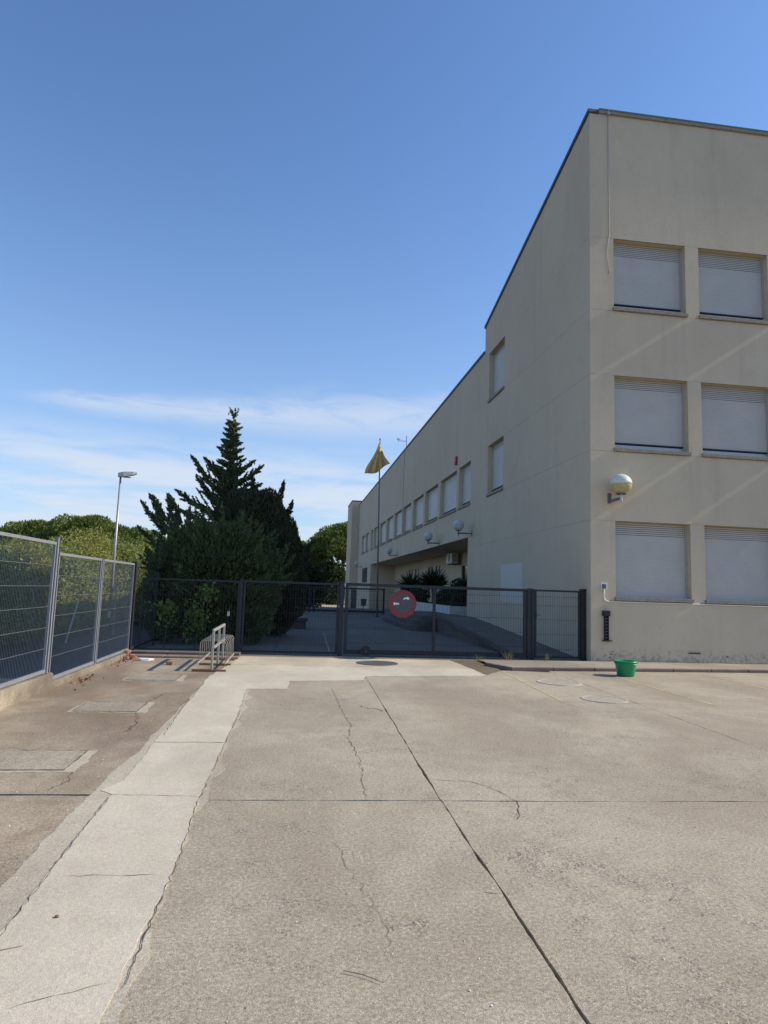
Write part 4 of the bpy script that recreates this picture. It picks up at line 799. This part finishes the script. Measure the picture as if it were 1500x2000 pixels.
# plumes of a second cypress at the left
rng = rs(4); PX, PY = -3.6, 22.2; t = empty('plumed_cypress', (PX, PY, 0), 'feathery cypress with two leaning plumes at the left', 'tree'); trunk(t, [(PX,PY,0),(PX,PY,2.2),(PX-0.5,PY,3.3)], [0.12,0.09,0.03]); Ls = []
for b, d, L, n in [((-3.9,PY,2.9),(-0.62,0,1),1.45,900),((-3.7,PY,2.9),(-0.35,0,1),1.35,900),((-4.2,PY,3.2),(-0.9,0,1),1.05,650),((-3.5,PY,2.9),(0.05,0,1),0.95,600),((-3.3,PY,2.8),(0.3,0,1),0.9,600),((-3.2,PY,2.9),(0.75,0,0.55),0.9,500),((-4.05,PY,3.5),(-0.7,0.2,0.9),0.9,500),((-4.3,PY,2.7),(-1,0,0.8),0.8,450),((-3.7,PY,3.6),(-0.5,0,0.9),0.75,450),((-3.6,PY,2.3),(-0.8,0,0.7),1.1,600)]: Ls.append(spray(b, d, L, int(n*1.3), 0.36, rng, 0.12))
P, _ = shell((-3.45,PY,2.1), (0.85,0.8,1.25), 7000, 0.12, rng); Ls.append(leaves(P, unit(P-np.array((-3.45,PY,2.0)))+np.array([0,0,0.8]), 0.15, 0.035, 0.3, rng)); quad_mesh('crown', np.concatenate(Ls), 'cypress_blue', t)
# ivy that shows bright leaves through the fence
for i, (x, y, z, sx, sz, n, lab) in enumerate([(-3.05,17.0,0.95,0.22,0.25,130,'bright green climbing leaves low behind the fence panel'),(-2.35,17.3,0.78,0.28,0.45,240,'larger tuft of bright leaves in front of the round bush'),(-2.15,17.4,1.45,0.2,0.22,90,'topmost small tuft of bright leaves behind the fence')]):
    rng = rs(20+i); P = np.array([x, y, z])+rng.normal(0, 1, (n, 3))*np.array([sx, 0.12, sz])*0.6; t = empty('climbing_plant', (x, y, 0), lab, 'plant', 'leafy climbers behind the fence'); quad_mesh('leaf_cluster', leaves(P, rng.normal(0, 1, (n, 3)), 0.10, 0.085, 0.8, rng), 'ivy', t)['kind'] = 'stuff'; MB().tube([(x,y,0),(x+0.05,y,z*0.6),(x,y,z+0.2)], [0.015,0.01,0.004], 6).build('stem', 'bark', t)
# shrubs beyond the street
def shrub(name, lab, cat, grp, c, r_, n, mat, seed, size=0.11, lumps=9, foot=False):
    rng = rs(seed); t = empty(name, (c[0], c[1], 0), lab, cat, grp); MB().tube([(c[0],c[1],ground_z(c[1])-(0.7 if foot else 0.1)),(c[0]+0.1,c[1],c[2])], [0.12,0.05], 8).build('trunk', 'bark', t); Ls = []
    for k in range(lumps):
        d = unit(rng.normal(0, 1, (1, 3)))[0]; cc = np.array(c)+d*np.array(r_)*0.55; rr = np.array(r_)*rng.uniform(0.38, 0.62); P, D = shell(cc, rr, n//lumps, 0.22, rng); Ls.append(leaves(P, rng.normal(0, 1, (len(P), 3))+D*0.4, size, size*0.62, 0.6, rng))
    P, D = shell(c, np.array(r_)*0.8, n//3, 0.3, rng); Ls.append(leaves(P, rng.normal(0, 1, (len(P), 3)), size*1.3, size, 0.6, rng)); V = np.concatenate(Ls); V = V[V[:, :, 2].min(axis=1) > ground_z(c[1])-(0.6 if foot else 0.02)]; quad_mesh('crown', V, mat, t)
    if foot:
        P, D = shell((c[0]+0.2, c[1], 0.1), (r_[0]*1.0, r_[1]*1.05, 1.0), n//2, 0.2, rng, -0.6); V = leaves(P, rng.normal(0, 1, (len(P), 3))+D*0.4, size, size*0.62, 0.6, rng); V = V[V[:, :, 2].min(axis=1) > -0.66]; quad_mesh('lower_foliage', V, mat, t)
labs = ['olive green shrub beyond the street at the left edge', 'olive shrub beyond the street behind the nearest fence bay', 'yellowish shrub behind the tall fence post', 'green shrub just left of the white stick', 'yellow green shrub right of the white stick', 'tall yellowish shrub left of the street lamp', 'green shrub close beside the street lamp', 'yellowish shrub between street lamp and cypress', 'last green shrub along the street before the cypress']
for i, lab in enumerate(labs):
    x, y = [(-10.2,19.5),(-10.2,22.8),(-10.1,26.0),(-10.0,29.2),(-10.1,32.6),(-10.2,35.4),(-9.4,37.6),(-8.4,39.6),(-7.2,41.5)][i]; hh = [2.0,2.1,2.15,2.2,2.4,2.9,2.7,2.6,2.6][i]
    shrub('hedge_shrub', lab, 'shrub', 'shrubs beyond the street', (x, y, hh-0.75), (1.7, 2.2, hh-0.35), 12000, ('hedge_yellow' if i in (2, 4, 5, 7) else 'hedge'), 40+i, 0.11, 13, True)
def pine(lab, c, R, H, seed, n=13000, size=0.22, nl=16, mat='pine', grp='stone pines beyond the street'):
    """umbrella pine: trunk with a few limbs and a flat crown of rounded cushions"""
    rng = rs(seed); z0 = ground_z(c[1])-0.6; t = empty('stone_pine', (c[0], c[1], z0), lab, 'tree', grp); MB().tube([(c[0],c[1],z0-0.1),(c[0]+0.2,c[1],H*0.35),(c[0],c[1],H*0.62)], [R*0.07,R*0.055,R*0.03], 9).build('trunk', 'bark', t, True); Ls = []
    for k in range(nl):
        a = k*2.399; q = math.sqrt((k+0.5)/nl); cc = np.array([c[0]+R*0.80*q*math.cos(a), c[1]+R*0.8*q*math.sin(a), H*(0.86-0.24*q*q)+rng.uniform(-0.04, 0.04)*H]); rr = np.array([R*0.36, R*0.36, H*0.15])*rng.uniform(0.8, 1.2)
        P, D = shell(cc, rr, n//nl, 0.16, rng, -0.55); Ls.append(leaves(P, D+np.array([0,0,0.5]), size, size*0.4, 0.5, rng)); MB().tube([(c[0],c[1],H*0.5),tuple(cc)], [R*0.03,R*0.012], 5).build('limb', 'bark', t) if k % 3 == 0 else None
    P, D = shell((c[0],c[1],H*0.66), (R*0.75,R*0.75,H*0.16), n//4, 0.4, rng); Ls.append(leaves(P, rng.normal(0, 1, (len(P), 3)), size*1.3, size*0.8, 0.5, rng)); quad_mesh('crown', np.concatenate(Ls), mat, t)
pine('broad stone pine beyond the hedge at far left', (-24.6, 69), 4.6, 7.4, 60, 20000, 0.3); pine('stone pine standing left of the street lamp', (-19.4, 66), 4.4, 7.75, 61, 20000, 0.3); pine('stone pine standing right of the street lamp', (-15.4, 69), 4.0, 6.9, 62, 20000, 0.3)
pine('stone pine beside the far tower, its crown in sunlight', (7.2, 100), 5.2, 11.6, 63, 15000, 0.42, 16, 'pine', None); pine('smaller stone pine between cypress and tower', (1.8, 104), 3.8, 8.9, 64, 9000, 0.42, 14, 'pine', None)
shrub('yard_tree', 'dark bushy tree right of the cypresses in the far yard', 'tree', None, (0.6,58,2.0), (2.2,2.2,2.6), 12000, 'shade_bush', 70, 0.22); shrub('yard_tree', 'dark rounded tree in front of the far sunlit path', 'tree', None, (5.0,97,2.4), (3.2,2.0,3.8), 11000, 'shade_bush', 71, 0.34); shrub('yard_tree', 'low dark tree at the left of the far sunlit path', 'tree', None, (-1.2,99,2.6), (3.6,2.0,3.8), 9000, 'shade_bush', 72, 0.34)
# far wood that closes the horizon
rng = rs(80); Ls = []
for k in range(70):
    x = -190+k*5.6+rng.uniform(-2, 2); y = 165+rng.uniform(-12, 12); P, D = shell((x,y,2.2), (5.5,4,5.0+rng.uniform(-1.2, 1.8)), 420, 0.2, rng, -0.6); Ls.append(leaves(P, rng.normal(0, 1, (len(P), 3)), 1.0, 0.8, 0.5, rng))
tag(quad_mesh('distant_wood', np.concatenate(Ls), 'pine'), 'distant dark wood along the horizon', 'wood', kind='stuff')
# plants in the planter
def spiky(lab, c, n, L, seed, h=0.5):
    rng = rs(seed); t = empty('yucca', (c[0], c[1], 0.9), lab, 'plant', 'plants in the white planter'); d = unit(np.stack([rng.normal(0, 1, n), rng.normal(0, 1, n), rng.uniform(-0.25, 1.3, n)], 1)); P = np.array([c[0], c[1], 0.9+h])+d*L*0.5; quad_mesh('leaf_rosette', leaves(P, d, L, 0.09, 0.05, rng), 'shade_bush', t); MB().tube([(c[0],c[1],0.85),(c[0],c[1],0.9+h)], [0.09,0.07], 8).build('trunk', 'bark', t)
spiky('spiky yucca in the planter under the second globe lamp', (8.1,38.0), 260, 1.05, 90, 1.15); spiky('smaller spiky yucca at the far end of the planter', (7.9,44.5), 220, 1.1, 91, 1.0)
for i, (c, r_, lab) in enumerate([((8.15,31.6,1.45),(0.65,0.8,0.95),'rounded bush at the near end of the white planter'),((8.0,34.6,1.2),(0.6,1.2,0.65),'low bush in the planter beside the rounded one'),((7.9,41.2,1.25),(0.6,1.3,0.75),'low bush in the planter between the yuccas'),((7.9,46.0,1.3),(0.55,0.9,0.8),'last low bush in the planter')]): shrub('planter_bush', lab, 'bush', 'bushes in the white planter', c, r_, 4500, 'shade_bush', 95+i, 0.11, 7)
# ------------------------------------------------------------------ debris
rng = rs(110); n = 200; P = np.stack([-3.45+np.abs(rng.normal(0, 0.16, n)), rng.choice([15.0, 14.6, 14.0, 11.6], n, p=[.45,.25,.1,.2])+rng.normal(0, 0.28, n), rng.uniform(0.006, 0.03, n)], 1)
tag(quad_mesh('fallen_leaves', leaves(P, rng.normal(0, 1, (n, 3))*np.array([1,1,0.15]), 0.05, 0.032, 0.2, rng), 'dry_leaves'), 'drift of red brown fallen leaves along the low wall', 'leaves', kind='stuff')
def chunk(name, mat, c, s, lab, cat, grp=None, seed=0):
    rg = random.Random(seed); vs = []
    for dz in (0, 1):
        for k in range(6): t = k*1.047; vs.append((c[0]+math.cos(t)*s[0]*rg.uniform(0.7, 1.1), c[1]+math.sin(t)*s[1]*rg.uniform(0.7, 1.1), c[2]+dz*s[2]*rg.uniform(0.75, 1.1)))
    m = MB().add(vs, [tuple(range(5, -1, -1)), tuple(range(6, 12))]+[(k, (k+1) % 6, 6+(k+1) % 6, 6+k) for k in range(6)]); return tag(m.build(name, mat, None, bevel=0.004), lab, cat, grp)
for i, (x, y, z, w, lab) in enumerate([(-3.55,15.45,0.075,0.10,'brick fragment on top of the low wall at the fence corner'),(-3.38,15.3,0.005,0.09,'brick fragment at the foot of the low wall end'),(-3.3,15.1,0.005,0.07,'small brick fragment among the leaves nearest the white scrap'),(-3.42,14.9,0.005,0.08,'brick fragment in the leaf drift against the low wall'),(-2.36,14.0,0.004,0.09,'orange brick fragment alone on the concrete left of the rack')]): chunk('brick_fragment', 'brick_mat', (x,y,z), (w,w*0.6,w*0.7), lab, 'brick', 'brick fragments', i)
chunk('white_scrap', 'litter_white', (-2.98,14.72,0.004), (0.19,0.10,0.05), 'white scrap lying near the fence corner', 'litter', None, 11)
chunk('bottle_cap', 'rust', (-1.06,3.62,0.007), (0.014,0.011,0.012), 'tiny dark cap lying on the pale concrete strip', 'litter', None, 12)
for i, (a, b, lab) in enumerate([((-1.35,3.25),(-1.12,3.36),'dry twig at the left edge of the pale strip'),((0.30,3.06),(0.46,2.96),'thin reddish twig on the concrete in the foreground')]): tag(MB().tube([(a[0],a[1],0.010),((a[0]+b[0])/2,(a[1]+b[1])/2+0.012,0.0105),(b[0],b[1],0.010)], [0.0016,0.002,0.001], 5).build('twig', 'rust'), lab, 'twig')
rng = rs(120); n = 900; P = np.stack([rng.uniform(-3.2, 5.5, n), rng.uniform(2.4, 9, n), np.full(n, 0.004)], 1); tag(quad_mesh('grit', leaves(P, rng.normal(0, 1, (n, 3))*np.array([1,1,0.3]), 0.011, 0.009, 0.2, rng), 'planter_white'), 'loose pale grit scattered over the concrete', 'grit', kind='stuff')
def weed(x, y, n, L, lab, seed):
    rng = rs(seed); d = unit(np.stack([rng.normal(0, 0.45, n), rng.normal(0, 0.45, n), np.ones(n)], 1)); P = np.array([x, y, 0.01])+rng.normal(0, 1, (n, 3))*np.array([0.05, 0.05, 0])+d*L*0.45; t = empty('weed', (x, y, 0), lab, 'plant', 'weeds at the gate'); quad_mesh('blades', leaves(P, d, L, 0.007, 0.16, rng), 'weed', t)
weed(4.38,15.3,26,0.24,'dry weed tuft at the end of the kerb',130); weed(5.30,15.75,22,0.34,'thin tall weed before the sliding gate',131); weed(6.25,15.9,16,0.26,'small weed at the foot of the double post',132); weed(4.1,15.6,14,0.14,'low weed in the rough strip beside the apron',133); weed(11.7,14.75,12,0.10,'tiny weed on the pavement edge at right',134)
